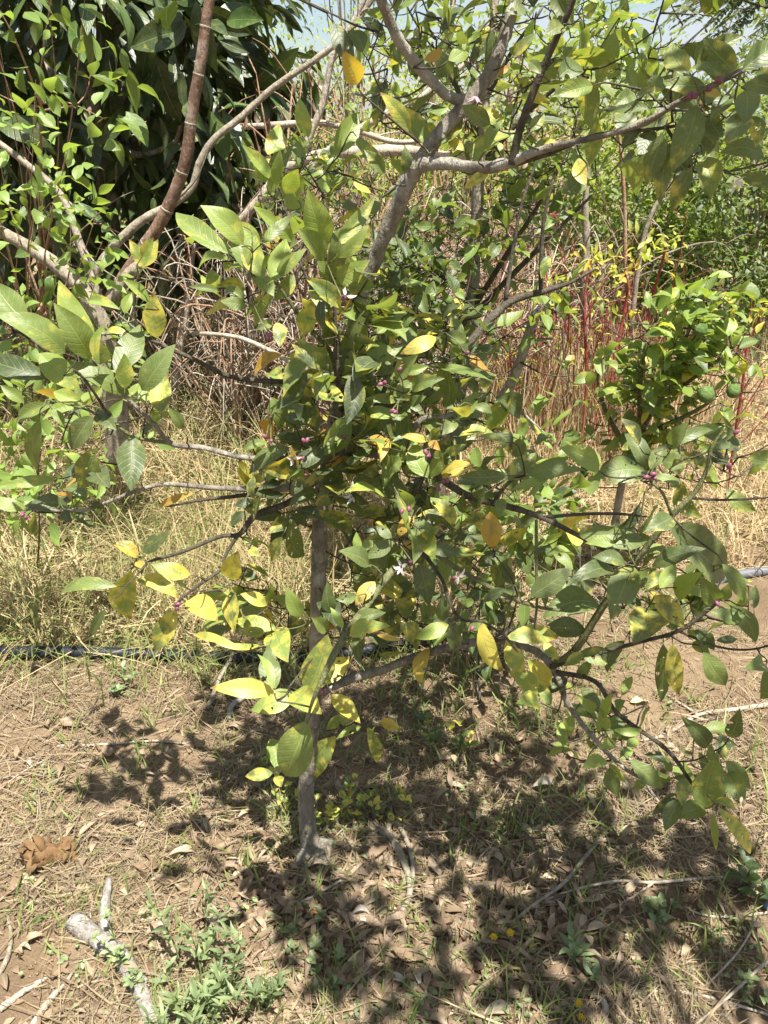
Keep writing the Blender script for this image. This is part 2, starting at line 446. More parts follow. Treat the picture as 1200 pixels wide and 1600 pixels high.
nt.links.new(mr.outputs[0], mxw.inputs[0]); nt.links.new(sky.outputs[0], mxw.inputs[6]); mxw.inputs[7].default_value = (4.6, 4.9, 5.4, 1)
nt.links.new(mxw.outputs[2], bg.inputs[0]); bg.inputs[1].default_value = 0.06
nt.links.new(bg.outputs[0], wo.inputs[0])

sun = bpy.data.lights.new('sun', 'SUN'); sun.energy = 5.0; sun.angle = math.radians(.53); sun.color = (1, .96, .89)
so = bpy.data.objects.new('sun', sun); COL.objects.link(so)
el, az = math.radians(SUN_EL), math.radians(SUN_AZ)
to_sun = Vector((math.sin(az) * math.cos(el), math.cos(az) * math.cos(el), math.sin(el)))
so.rotation_euler = (-to_sun).to_track_quat('-Z', 'Y').to_euler(); so.location = to_sun * 20

cam = bpy.data.cameras.new('camera'); co = bpy.data.objects.new('camera', cam); COL.objects.link(co)
co.location = Vector(CAM); co.rotation_euler = (math.radians(90) - PITCH, 0, 0)
cam.sensor_fit = 'VERTICAL'; cam.sensor_height = 36; cam.sensor_width = 27; cam.lens = 36 * F / 1600
cam.clip_start = .05; cam.clip_end = 500
sc.camera = co
vs = sc.view_settings; vs.view_transform = 'Standard'; vs.look = 'None'; vs.exposure = 1.5; vs.gamma = 1
sc.render.engine = 'CYCLES'
cy = sc.cycles; cy.max_bounces = 7; cy.diffuse_bounces = 4; cy.transmission_bounces = 5; cy.transparent_max_bounces = 6; cy.glossy_bounces = 2
cy.use_denoising = True; cy.sample_clamp_indirect = 6

# ================================================================== GROUND
gx = np.sinh(np.linspace(-4.6, 4.6, 281)) * 1.1
gy = np.concatenate([np.linspace(-12, .3, 25)[:-1], np.linspace(.3, 3.2, 175)[:-1], 3.2 + np.expm1(np.linspace(0, 4.05, 80)) * 1.1])
GX, GY = np.meshgrid(gx, gy, indexing='ij'); GZ = H(GX, GY)
GZ += rng.normal(0, .0022, GZ.shape) * (np.abs(GX) < 2)
gi = np.arange(GX.size).reshape(GX.shape)
mb = MB(); mb.add(np.stack([GX, GY, GZ], -1), np.stack([gi[:-1, :-1], gi[1:, :-1], gi[1:, 1:], gi[:-1, 1:]], -1))
tag(mb.build('ground', M['soil']), 'bare brown soil of the orchard floor', kind='structure')

# ================================================================== THE LEMON TREE
# limbs: photo pixel, distance, half-width in pixels at each joint
LIMBS = {
 'trunk': [(494, 1352, 1.33, 19), (482, 1300, 1.33, 14), (478, 1230, 1.33, 12.5), (486, 1150, 1.33, 12), (494, 1050, 1.34, 12), (497, 915, 1.35, 12), (503, 780, 1.35, 12), (519, 690, 1.35, 11.5), (540, 580, 1.35, 11.5), (562, 470, 1.34, 11.5), (588, 400, 1.33, 12), (618, 330, 1.31, 12.5), (640, 280, 1.295, 13), (668, 236, 1.29, 12), (692, 203, 1.29, 11)],
 'b_up': [(655, 254, 1.29, 10), (690, 205, 1.29, 11), (735, 155, 1.3, 11.5), (770, 105, 1.31, 10.5), (797, 30, 1.32, 9), (815, -60, 1.33, 9), (830, -170, 1.33, 6)],
 'b_upleft': [(738, 158, 1.3, 10), (700, 150, 1.29, 8), (655, 105, 1.28, 8.5), (622, 60, 1.26, 8.5), (595, 0, 1.24, 8), (575, -70, 1.22, 8), (560, -170, 1.2, 5)],
 'b_right': [(634, 285, 1.297, 10), (652, 262, 1.285, 11), (690, 255, 1.27, 10), (745, 262, 1.25, 9), (790, 256, 1.23, 9), (820, 243, 1.21, 7), (870, 228, 1.18, 5.4), (960, 208, 1.14, 4), (1010, 190, 1.12, 5), (1060, 160, 1.1, 4.5), (1120, 130, 1.08, 4.5), (1200, 92, 1.05, 4), (1260, 70, 1.03, 3)],
 'b_right_low': [(795, 258, 1.23, 7), (850, 242, 1.2, 6), (930, 212, 1.16, 5), (1000, 204, 1.13, 4), (1048, 198, 1.11, 3.5), (1085, 190, 1.1, 3)],
 'b_right_hang': [(1040, 198, 1.11, 3.2), (1065, 235, 1.1, 3), (1085, 268, 1.1, 2.5), (1125, 265, 1.09, 2), (1155, 278, 1.08, 1.6)],
 'b_upright': [(800, 257, 1.22, 9), (813, 200, 1.21, 8.5), (835, 140, 1.2, 8), (860, 80, 1.19, 7), (890, 15, 1.17, 6.5), (915, -60, 1.16, 5), (940, -150, 1.15, 3)],
 'b_left': [(519, 700, 1.34, 9), (470, 715, 1.31, 7), (420, 716, 1.3, 6), (375, 714, 1.29, 5.5), (320, 700, 1.28, 5.5), (268, 693, 1.27, 5.5), (240, 662, 1.26, 4.5), (205, 628, 1.25, 4), (165, 588, 1.24, 3.5), (143, 560, 1.24, 2.5)],
 'b_left_twig': [(268, 693, 1.27, 4), (215, 684, 1.26, 3.8), (180, 665, 1.25, 3.2), (140, 642, 1.24, 2.6), (100, 630, 1.23, 2)],
 'b_left_edge': [(180, 665, 1.25, 3), (130, 590, 1.2, 3), (95, 570, 1.18, 3), (60, 540, 1.16, 3), (20, 512, 1.14, 2.5)],
 'b_left_low': [(505, 745, 1.34, 9), (430, 765, 1.3, 7.5), (380, 764, 1.29, 6), (330, 762, 1.28, 5), (255, 757, 1.27, 4.5), (200, 772, 1.26, 4), (140, 795, 1.25, 3.5), (90, 798, 1.24, 3), (38, 795, 1.23, 2)],
 'b_left_dark': [(470, 752, 1.32, 6), (420, 768, 1.31, 5), (370, 775, 1.32, 4.5), (310, 782, 1.33, 3.5), (260, 792, 1.34, 2)],
 'b_left_drop': [(505, 740, 1.33, 8), (455, 783, 1.3, 7), (400, 805, 1.28, 7), (374, 835, 1.27, 5.5), (345, 838, 1.26, 4.5), (285, 862, 1.25, 4), (230, 878, 1.24, 3)],
 'b_left_yellow': [(372, 836, 1.27, 4), (352, 868, 1.24, 3.6), (345, 890, 1.22, 3.5), (305, 918, 1.2, 3.2), (277, 942, 1.19, 2.6), (275, 960, 1.19, 2)],
 'b_left_top': [(530, 620, 1.35, 7), (480, 605, 1.34, 6), (445, 597, 1.34, 5.5), (365, 590, 1.34, 5), (300, 560, 1.33, 4.5), (250, 538, 1.32, 4), (215, 515, 1.31, 3), (212, 450, 1.3, 2.5), (222, 415, 1.3, 2)],
 'b_shoot_left': [(530, 600, 1.33, 6), (516, 550, 1.31, 5), (490, 520, 1.3, 5), (458, 480, 1.29, 4), (430, 442, 1.28, 3.5), (395, 425, 1.27, 2.6), (375, 395, 1.27, 2)],
 'b_shoot_mid': [(534, 640, 1.33, 6), (528, 590, 1.28, 5.5), (525, 530, 1.27, 5), (522, 470, 1.26, 4), (519, 430, 1.26, 3.4), (514, 385, 1.26, 2.5)],
 'b_back_shoot': [(540, 580, 1.37, 5), (500, 480, 1.42, 4), (465, 400, 1.46, 3), (445, 320, 1.48, 2.5), (435, 290, 1.48, 2)],
 'b_mid': [(520, 705, 1.33, 9), (570, 706, 1.3, 11), (602, 708, 1.28, 10), (630, 690, 1.28, 8), (660, 655, 1.28, 6), (700, 650, 1.29, 4), (715, 640, 1.29, 2.5)],
 'b_mid_low': [(602, 706, 1.28, 9), (612, 735, 1.26, 9), (635, 780, 1.23, 8), (652, 850, 1.2, 8), (612, 893, 1.15, 8), (570, 950, 1.08, 8), (530, 1008, 1.02, 8), (505, 1058, .98, 6), (487, 1100, .96, 3.6), (480, 1130, .95, 2.5)],
 'b_mid_up': [(570, 700, 1.29, 7), (585, 650, 1.28, 6), (600, 610, 1.28, 5), (612, 580, 1.28, 3), (620, 560, 1.28, 2)],
 'b_mid_spray': [(640, 780, 1.23, 6), (658, 752, 1.22, 5), (672, 715, 1.21, 4), (680, 690, 1.21, 2.5)],
 'b_right_mid': [(625, 692, 1.28, 8), (660, 720, 1.25, 8), (695, 752, 1.23, 8), (740, 778, 1.21, 7.5), (800, 793, 1.19, 7), (850, 810, 1.17, 6), (900, 835, 1.15, 5), (945, 860, 1.13, 4), (985, 885, 1.12, 3)],
 'b_right_thin': [(850, 808, 1.17, 4), (920, 803, 1.16, 3.5), (970, 803, 1.15, 3), (1012, 808, 1.14, 2)],
 'b_right_leaves': [(770, 786, 1.2, 4), (785, 765, 1.19, 4), (800, 750, 1.18, 3.4), (820, 742, 1.17, 2.5)],
 'b_mid_right_low': [(652, 850, 1.2, 6), (690, 872, 1.18, 5), (735, 900, 1.16, 5), (790, 930, 1.14, 5), (840, 948, 1.12, 4), (885, 955, 1.11, 3)],
 'b_mid_drop': [(660, 862, 1.2, 5), (690, 905, 1.18, 4), (702, 940, 1.16, 3.4), (722, 968, 1.12, 3), (755, 972, 1.08, 2.5), (790, 995, 1.06, 2)],
 'b_low': [(492, 1085, 1.34, 10), (545, 1062, 1.36, 9), (600, 1046, 1.37, 8.5), (650, 1026, 1.36, 8.5), (720, 1008, 1.33, 8.5), (775, 1000, 1.3, 8), (838, 1018, 1.25, 8), (868, 1052, 1.22, 7), (888, 1100, 1.2, 6), (925, 1150, 1.17, 5), (975, 1200, 1.15, 4), (1030, 1230, 1.13, 3)],
 'b_low_right': [(868, 1050, 1.22, 6), (930, 1065, 1.2, 5), (965, 1115, 1.18, 5), (1040, 1170, 1.14, 4.5), (1075, 1215, 1.12, 3.6), (1102, 1258, 1.1, 2.6)],
 'b_low_yellow': [(775, 1000, 1.3, 6), (800, 985, 1.18, 5), (790, 992, 1.08, 3), (810, 1020, 1.05, 2.5)],
 'b_rise': [(862, 1042, 1.23, 8), (898, 1016, 1.2, 8), (928, 970, 1.18, 8), (944, 945, 1.17, 7.5), (975, 905, 1.16, 6.5), (1014, 850, 1.15, 6.5), (1055, 800, 1.14, 6), (1085, 770, 1.14, 5), (1104, 735, 1.14, 4.5), (1112, 700, 1.14, 3.4), (1135, 665, 1.14, 2.5)],
 'b_rise_left': [(1050, 805, 1.14, 3.5), (1035, 770, 1.13, 3), (1015, 745, 1.12, 2.6), (1045, 705, 1.12, 2)],
 'b_rise_right': [(1080, 778, 1.14, 3), (1120, 781, 1.13, 2.6), (1165, 780, 1.12, 2.4), (1215, 776, 1.11, 2)],
 'b_far_right': [(860, 1042, 1.22, 5), (945, 1018, 1.18, 4.5), (1000, 1003, 1.15, 4.2), (1060, 986, 1.13, 4), (1105, 955, 1.12, 3.4), (1125, 938, 1.11, 2.5)],
 'b_far_edge': [(1060, 986, 1.13, 3), (1120, 1010, 1.11, 2.6), (1170, 1015, 1.1, 2.4), (1215, 1005, 1.09, 2)],
 'b_hang': [(838, 812, 1.15, 3.5), (838, 880, 1.12, 3.5), (839, 940, 1.11, 3), (834, 990, 1.1, 2.4)],
}
# leaves: base x,y, tip x,y, width (px), yellow 0..1, tone 0 (old, dark) .. 1 (young, light), [orange, distance]
LV = """
145 560 92 438 40 .3 .9|142 560 84 473 42 .12 .6|155 570 165 505 14 .25 .9|102 552 -8 492 40 .1 .55|42 505 -12 440 42 0 .5|75 592 -30 562 34 0 .1
62 552 126 612 40 .2 .8|202 616 100 566 32 .05 .45|182 585 220 506 38 .1 .4|195 607 194 552 27 .45 .9|222 610 274 538 36 .08 .4|252 645 259 584 43 .65 .5
245 528 240 456 34 .75 .7|234 472 192 437 17 .3 .8|195 490 206 458 19 .2 .9|136 470 188 484 16 .3 .8|200 522 168 516 11 .85 .8|125 628 84 612 22 .2 .9
145 650 112 703 34 .12 .25|150 648 182 672 26 .1 .15|152 700 127 763 38 .3 .5|150 728 172 762 36 0 0|208 682 205 767 55 .03 .15|82 632 24 662 20 .2 .6
82 640 100 668 16 .15 .6|62 655 58 736 23 .05 .45|88 748 2 758 17 .25 .8|106 792 42 792 28 0 .1|136 782 100 764 20 .1 .4|160 788 140 795 20 0 0
42 795 -18 775 20 .1 .7|100 797 112 818 16 0 0|118 800 146 824 18 0 .05|284 670 262 636 18 .2 .4|304 770 248 792 11 1 .4 .8|222 862 266 832 22 .2 .1
216 872 174 850 20 .7 .2 .5|214 876 225 900 18 .8 .2 .6|297 898 235 881 25 .5 .7|183 916 94 928 20 .2 .55|205 892 205 968 40 .62 .8|213 906 281 936 24 .65 .7
293 936 341 971 40 1 .9|276 952 242 1018 31 .65 .5|165 952 142 992 14 .05 .3|304 992 378 1013 13 .55 .8|364 906 371 861 30 .9 .7|392 804 407 776 20 .25 .8
392 849 376 839 11 .3 .9|393 851 404 837 13 .2 .6|392 857 407 870 15 .55 .9|473 966 419 934 20 .02 .9|472 964 448 917 23 0 .9|431 981 366 968 25 .5 .9
416 946 375 928 21 .5 .9|430 981 450 1035 53 .42 .7|416 987 374 985 13 .35 .8|406 1008 330 1003 10 .5 .7|430 1076 420 1008 34 .1 .3|426 1078 402 1022 14 .25 .8
481 1080 512 991 54 .45 .7|492 1070 546 1026 46 1 .9|431 1081 328 1075 28 .95 .8|462 1083 392 1110 33 .25 .8|458 1082 503 1116 45 .45 .9|517 1086 563 1130 25 .95 .9
482 1126 446 1212 56 .22 .6|424 1154 436 1209 44 .12 .6|524 1150 480 1226 40 .5 .6|426 1208 383 1213 19 .45 .4|432 1213 440 1230 19 .5 .5|595 1126 627 1140 20 .95 .8 .4
564 1135 525 1155 12 .3 .8|574 1134 588 1192 19 .35 .4|560 1120 510 1140 18 .3 .6
380 382 313 321 37 .25 .95|356 396 275 332 32 .15 .6|376 352 343 334 18 .3 .9|384 420 371 363 34 .2 .6|412 437 400 368 38 .25 .65|424 440 447 374 42 .12 .9
432 431 479 388 20 .15 .6|411 379 460 333 18 .1 .5|458 377 395 322 23 .3 .9|397 431 428 463 28 .35 .7|513 379 481 295 41 .2 .95|508 406 464 357 36 .05 .7
519 386 587 304 23 .3 .6|523 416 552 348 32 .25 .6|525 401 576 353 21 .3 .95|520 426 520 362 27 .2 .35|520 439 578 406 27 .3 .95|515 431 496 393 19 .2 .6
532 481 477 434 25 .45 .4|539 571 569 476 34 .06 .45|525 536 507 484 23 .08 .5|474 521 491 474 29 .5 .9|426 281 379 227 19 .25 .95|431 291 438 234 19 .2 .9
415 286 400 239 17 .25 .9|421 301 439 267 19 .2 .7|446 302 466 264 27 .25 .9|466 312 449 268 27 .25 .8|425 503 399 516 18 .1 .4|433 504 437 543 25 .5 .35
386 479 344 470 21 .05 .4|382 470 350 452 18 .05 .6|346 456 295 448 11 0 .3|228 420 202 374 19 .6 1|225 416 247 374 19 .65 1|222 401 240 371 17 .6 1
520 581 462 527 29 .2 .5|528 577 498 534 29 .4 .95|540 586 545 534 21 .05 .4|526 594 452 617 42 .5 .5|490 626 438 640 28 .1 .3|441 554 397 589 17 .8 .1 .8
425 621 435 673 27 .05 .55|444 650 481 664 17 0 .1|470 704 427 679 17 .05 .35|418 691 377 704 13 .05 .5|453 699 389 741 24 .05 .35|442 710 425 734 28 1 .5 .8
450 712 462 735 24 1 .4 .8|425 686 403 659 22 .95 .5 .9|392 760 374 716 23 .7 .5|394 764 409 739 19 .75 .6|416 756 454 732 15 .08 .7|470 731 521 689 30 .04 .3
551 717 504 741 25 1 .4 .8|516 671 484 693 15 .05 .2|530 663 566 674 15 .05 .3|546 669 609 691 30 .15 .2|538 685 522 697 18 1 .3 1|485 577 497 582 9 1 .9 .8
496 767 451 791 23 .05 .25|512 769 491 789 15 .8 .4|463 797 516 813 19 .2 0|455 811 476 869 29 .08 .3|441 802 397 811 23 0 .05|448 807 421 833 29 .4 .1
381 799 361 823 18 0 .1|401 786 366 790 15 0 0|441 839 424 877 19 .35 .4|576 881 529 861 30 0 .2|561 863 557 831 13 .1 .9|561 861 587 844 16 .1 .8
581 749 547 771 30 0 .1|519 956 511 909 22 .03 .2|556 931 524 936 18 0 .3|586 909 555 946 27 .75 .1 .3|552 972 603 957 21 .04 .3|546 990 610 978 25 .35 .95
589 992 626 1001 9 .9 .8 .5|510 986 486 964 21 .1 .5|486 966 477 939 15 .5 .6|536 981 516 949 13 .2 1
556 556 567 504 21 .6 .9|681 527 625 553 23 .9 .5 .2|599 521 641 512 11 .2 .8|589 523 606 506 15 .1 .7|551 556 591 524 15 .5 .8|608 601 600 561 27 .15 .2
619 591 653 554 24 .05 .4|631 583 670 572 15 .1 .9|644 609 695 591 23 .2 .4|614 619 656 591 19 .1 .5|586 588 534 589 15 .25 .4|640 631 666 619 17 .05 .4
624 633 664 648 19 .25 .3|621 626 569 624 15 .35 .7|621 650 567 644 19 .25 .7|669 689 624 680 13 .8 .5 .4|672 689 688 704 17 .9 .3 .9|661 654 683 683 25 .05 .5
713 656 687 681 25 .1 .4|712 654 697 619 25 .05 .5|715 653 749 611 27 .04 .7|716 654 756 652 15 .05 .5|741 635 769 646 15 .05 .4|790 691 747 682 11 .3 .7
668 746 650 689 41 .2 .8|672 746 686 699 24 .2 .8|664 749 634 741 13 .2 .9|688 745 743 727 24 .95 .5 .3|700 709 729 694 15 .4 .5|791 743 717 744 24 .1 .35
795 751 838 707 38 .3 .35|826 743 911 734 26 .06 .45|800 766 862 744 15 .08 .8|785 779 782 808 23 .05 .4|735 786 759 761 23 .08 .2|722 801 724 769 14 .15 .4
736 754 711 756 19 0 .1|592 744 637 791 35 .02 .2|647 806 622 839 19 .95 .6 .5|654 849 667 794 41 .6 .8|656 849 691 819 17 .65 .6|676 829 647 817 13 0 .5
766 799 772 858 31 1 .4 .7|617 839 601 819 14 .02 .9|615 846 572 873 27 .02 .2|612 841 587 819 19 .02 .2|668 854 721 869 21 0 .2|655 880 670 946 39 .06 .2
640 874 627 859 15 .5 .4|701 976 649 998 23 .4 .95|702 979 709 1016 23 0 .1|691 931 693 971 23 .05 .2|751 971 787 1049 28 .95 .9|790 1000 821 1051 34 .65 .9
790 997 873 995 28 .65 .7|850 1004 873 1031 25 .5 .8|824 1031 863 1079 30 .85 .9|839 1091 794 1049 27 .3 .9|840 1099 805 1100 25 .35 .9|861 1101 839 1069 19 .4 .8
886 1059 854 1086 26 0 .05|936 944 847 966 47 .05 .35|916 986 846 984 30 .06 .15|791 921 754 941 15 0 0|829 931 894 887 34 .1 .2
1011 739 924 749 44 .03 .4|936 736 874 699 30 .08 .9|1016 733 1041 694 21 .08 .3|1040 701 1114 672 17 .03 .25|1021 744 1063 753 13 .1 .6|1049 701 1076 659 23 .05 .4
1051 809 1007 831 29 .25 .2|1046 821 1134 896 62 .03 .2|1019 886 1103 857 25 .05 .2|901 834 979 829 27 .12 .4|936 839 1011 846 37 .06 .3|961 851 914 849 17 .25 .7
1001 866 1043 857 15 .3 .6|976 881 926 871 25 .2 .3|988 884 954 969 60 .25 .35|959 891 884 916 25 .05 .15|1031 919 1056 881 27 .02 .95|1011 951 989 1006 58 .42 .25
1021 931 1069 981 35 .6 .3|1059 936 1099 894 27 .1 .9|1061 921 1106 936 15 .1 .9|1119 941 1094 899 29 .2 .5|1129 881 1161 939 23 .08 .4|1126 936 1141 909 17 .08 .5
1178 951 1181 914 15 .05 .2|1141 946 1181 1004 27 .05 .4|1036 1006 1033 1097 25 .12 .3|1051 1006 1061 1086 27 .65 .3|1084 1002 1110 1023 28 .3 .6|1099 1019 1134 1071 31 .12 .4
1084 984 1116 1016 27 .05 .2|1191 1034 1161 1046 25 .1 .7|1196 1046 1187 1092 27 .08 .4|976 1001 949 1051 23 .2 .15|904 1021 963 1036 27 .15 .4|911 1021 881 1041 17 .45 .6
904 1061 926 1029 17 .15 .5|1119 1001 1151 999 12 .05 .1|1050 985 1060 955 22 .15 .4|1110 955 1150 965 22 .1 .4|1130 975 1165 960 18 .1 .6
907 1076 959 1113 23 .2 .3|949 1191 909 1200 21 .15 1|951 1194 978 1223 12 .4 1|953 1199 966 1244 23 .2 .3|984 1188 1036 1231 25 .12 .4|939 1121 956 1084 15 .15 .95
941 1141 939 1107 21 .15 .9|944 1146 981 1119 23 .1 .4|959 1141 1004 1139 13 .15 .95|969 1184 989 1169 17 .15 .95|979 1166 996 1154 15 .1 .9|1041 1191 1007 1179 21 .05 .1
1049 1206 1041 1179 19 .1 .7|1106 1166 1064 1119 27 .04 .25|1139 1151 1156 1107 23 .05 .2|1109 1159 1131 1191 15 .1 .5|1101 1263 1122 1179 47 .2 .5|1070 1214 1065 1259 35 .35 .4
1101 1263 1054 1279 27 .15 .6|1063 1249 1039 1299 25 .12 .2|1131 1204 1161 1266 37 .15 .5|1119 1249 1151 1267 25 .5 .8|1121 1261 1171 1327 23 .7 .9|1114 1269 1119 1329 11 .3 .7
1134 1189 1173 1233 23 .1 .4|930 1110 900 1085 16 .1 .8|960 1160 935 1170 16 .1 .9|1085 1230 1050 1215 24 .1 .2|1010 1215 990 1235 16 .2 .5
1076 111 1049 66 38 .3 .45|1101 134 1023 130 23 .25 .4|1151 113 1099 59 34 .25 .4|1139 119 1081 105 21 .2 .4|1159 111 1222 74 35 .05 .3|1165 141 1163 193 37 .08 .4
1089 164 1049 269 43 .28 .35|1098 244 1112 307 41 .22 .6|1159 176 1134 226 37 .45 .4|1171 181 1181 231 27 .4 .4|1194 246 1124 239 27 .1 .4|1084 204 1123 239 29 .04 .2
1036 209 1009 291 31 .15 .3|1046 229 1031 321 25 .4 .3|1081 261 1049 331 27 .4 .3|1096 269 1113 311 17 .3 .3|1041 129 994 151 23 .2 .35|1013 169 954 176 17 .2 .3
991 149 959 166 21 .05 .35|1021 199 999 246 27 .05 .1|1001 199 971 231 19 .05 .05|1044 181 1000 201 21 .04 .4|1127 156 1099 147 15 .9 .4 .4|1159 136 1217 151 25 .3 .4
1156 274 1222 286 19 .3 .4|1060 210 1075 260 30 .1 .15|1110 180 1130 215 28 .1 .15|1140 150 1110 190 26 .15 .2|1185 110 1215 130 26 .2 .3
869 124 911 109 31 .12 .2|926 134 861 151 25 .15 .7|904 247 916 291 25 .55 .5|559 131 534 77 34 1 .7 .5|641 206 594 144 23 .6 .9|671 223 617 162 31 .4 .6
683 226 723 177 34 .4 .4|766 194 721 164 27 .25 .35|601 271 569 234 19 .35 .4|632 269 632 227 19 .25 .2|663 94 691 74 15 .9 .4 .8|701 94 736 69 23 .1 .8
801 89 839 51 15 .3 .3|773 117 796 107 13 1 .4 1|789 21 826 19 23 0 .2|764 269 724 296 15 .6 .5|699 219 726 236 17 .7 .6|759 234 786 189 17 .15 .6
830 205 850 175 18 .2 .4|880 40 850 60 22 .2 .3|910 25 935 5 22 .2 .4|845 115 825 95 18 .2 .4
"""
SPRAYS = [(480, 1080, 'yellow green leaf spray above the trunk base'), (235, 930, 'bright yellow drooping leaf spray'), (170, 560, None), (150, 730, None), (385, 390, None), (525, 385, None),
          (425, 262, None), (225, 395, 'yellow young shoot tip'), (1095, 180, None), (1075, 285, None), (990, 900, None), (1100, 960, None), (1060, 1050, None), (1095, 1240, None), (945, 1150, 'pale green young leaf spray'),
          (820, 1035, 'yellow leaf spray'), (820, 735, None), (660, 640, None), (470, 705, None), (430, 810, None), (650, 850, None), (450, 955, None), (510, 560, None), (720, 640, None), (680, 735, None), (1040, 720, None), (660, 190, None)]

tree_base = G(494, 1345)
lemon = tag(empty('lemon_tree', (tree_base[0], tree_base[1], tree_base[2])), 'lemon tree with yellowing green leaves, purple buds and a leaning grey trunk in the open', 'lemon tree')
LEMON_Y = 1.33
skel = []            # skeleton points of the tree: xyz + radius
for nm, pts in LIMBS.items():
    p3 = [P(x, y, Y) for x, y, Y, r in pts]
    rd = [r * depth(q) / F * (1 if nm in ('trunk', 'b_up', 'b_upleft', 'b_right') else .76) for q, (x, y, Y, r) in zip(p3, pts)]
    if nm == 'trunk':
        p3[0] = np.array([p3[0][0], p3[0][1], float(H(p3[0][0], p3[0][1])) - .03])
    mb = MB()
    thin = max(rd) < .008
    pos, rr = tube(mb, p3, rd, sides=12 if not thin else 8, k=7, rough=.075 if not thin else .04)
    if nm == 'trunk':      # root flare and knots
        for a in (0.4, 2.2, 3.9, 5.2):
            q = pos[0]
            e = np.array([q[0] + .075 * math.cos(a), q[1] + .06 * math.sin(a), 0]); e[2] = float(H(e[0], e[1])) - .012
            tube(mb, [pos[5] + np.array([0, 0, -.01]), (pos[2] + e) / 2 + np.array([0, 0, .016]), e], [.015, .017, .006], 8, 4)
    m = M['lemon_bark'] if not thin else (M['twig_green'] if nm in ('b_left', 'b_left_twig', 'b_rise', 'b_mid_low', 'b_shoot_left', 'b_hang', 'b_rise_left', 'b_mid_right_low') else M['twig_dark'])
    o = mb.build('trunk' if nm == 'trunk' else 'branch', m, lemon)
    skel.append(np.column_stack([pos, rr]))
skel = np.concatenate(skel)


def grow_twigs(mb, skel, bases, dirs, mat, r0=.0013, r1=.0008, pet=.018, tint=(0, 0, 0, 0), maxlen=9.0):
    """join every leaf base to the nearest wood with a thin curved twig; returns the grown skeleton"""
    sk = skel[:, :3].copy()
    d0 = np.array([np.min(np.linalg.norm(sk - b, axis=1)) for b in bases])
    for i in np.argsort(d0):
        b = bases[i]; a = b - dirs[i] * pet
        dd = np.linalg.norm(sk - a, axis=1) + .35 * np.maximum(0, sk[:, 2] - a[2])
        j = int(np.argmin(dd)); s = sk[j]; ln = np.linalg.norm(a - s)
        if ln > maxlen:
            continue
        if ln < .012:
            pts = [s, b]; k = 2
        else:
            mid = (s + a) / 2 + rng.normal(0, .035, 3) * ln + np.array([0, 0, -.04 * ln])
            pts = [s, mid, a, b]; k = 3
        f = 1 + min(1.2, ln * 6)
        tube(mb, pts, np.linspace(r0 * f, r1, len(pts)), 4 if len(bases) > 250 else 5, k, mat, tint)
        c = spline(np.array(pts[:3]), 3)
        sk = np.vstack([sk, c])
    return sk


# ---- hand placed leaves
hero = []
for row in LV.strip().split('\n'):
    for rec in row.split('|'):
        a = [float(x) for x in rec.split()]
        hero.append(a + [0] * (8 - len(a)))
hero = np.array(hero)
sx, sy, sd = proj(skel[:, :3])
hb, hd, hn, hl, hw, ht, ha, hc = [], [], [], [], [], [], [], []
spc = np.array([(a, b) for a, b, c in SPRAYS], float)
for bx, by, tx, ty, wpx, yel, tone, ora in hero:
    # the leaf hangs at the distance of the wood nearest to its foot
    dd = np.hypot(sx - bx, sy - by); near = np.argsort(dd)[:5]
    Y = float(np.mean(skel[near, 1])) + rng.normal(0, .02) - min(.10, dd[near[0]] * .0011)
    b = P(bx, by, Y); t = P(tx, ty, Y)
    sc_ = depth(b) / F; wd = wpx * sc_
    la = np.linalg.norm(t - b); need = min(max(la, wd / .50), .17)
    if need > la:
        off = math.sqrt(need ** 2 - la ** 2)
        sgn = -1 if (ty > by or rng.random() < .35) else 1
        t = P(tx, ty, Y + sgn * off)
    else:
        t = P(tx, ty, Y + rng.normal(0, .3) * la)
    d = norm(t - b); L = np.linalg.norm(t - b)
    view = norm(CAM - (b + t) / 2)
    n0 = view - d * np.dot(view, d); n0 = norm(n0)
    upv = np.array([0, 0, 1.0]); upv = upv - d * np.dot(upv, d)
    n = norm(.85 * n0 + .42 * upv + rng.normal(0, .14, 3))
    n = norm(n - d * np.dot(n, d))
    cosv = max(.62, abs(np.dot(n, n0)))
    W = min(wd / cosv * 1.08, L * .50)
    hb.append(b); hd.append(d); hn.append(n); hl.append(L); hw.append(W)
    ht.append((yel, tone, rng.random(), ora))
    # leaves lying flat across the picture arch over
    ha.append(rng.uniform(.10, .2) if abs(tx - bx) > 1.6 * abs(ty - by) else rng.normal(.05, .05))
    q = np.hypot(spc[:, 0] - (bx + tx) / 2, spc[:, 1] - (by + ty) / 2)
    hc.append(int(np.argmin(q)) if q.min() < 105 else -1)
hb, hd, hn, hl, hw, ht, ha, hc = map(np.array, (hb, hd, hn, hl, hw, ht, ha, hc))

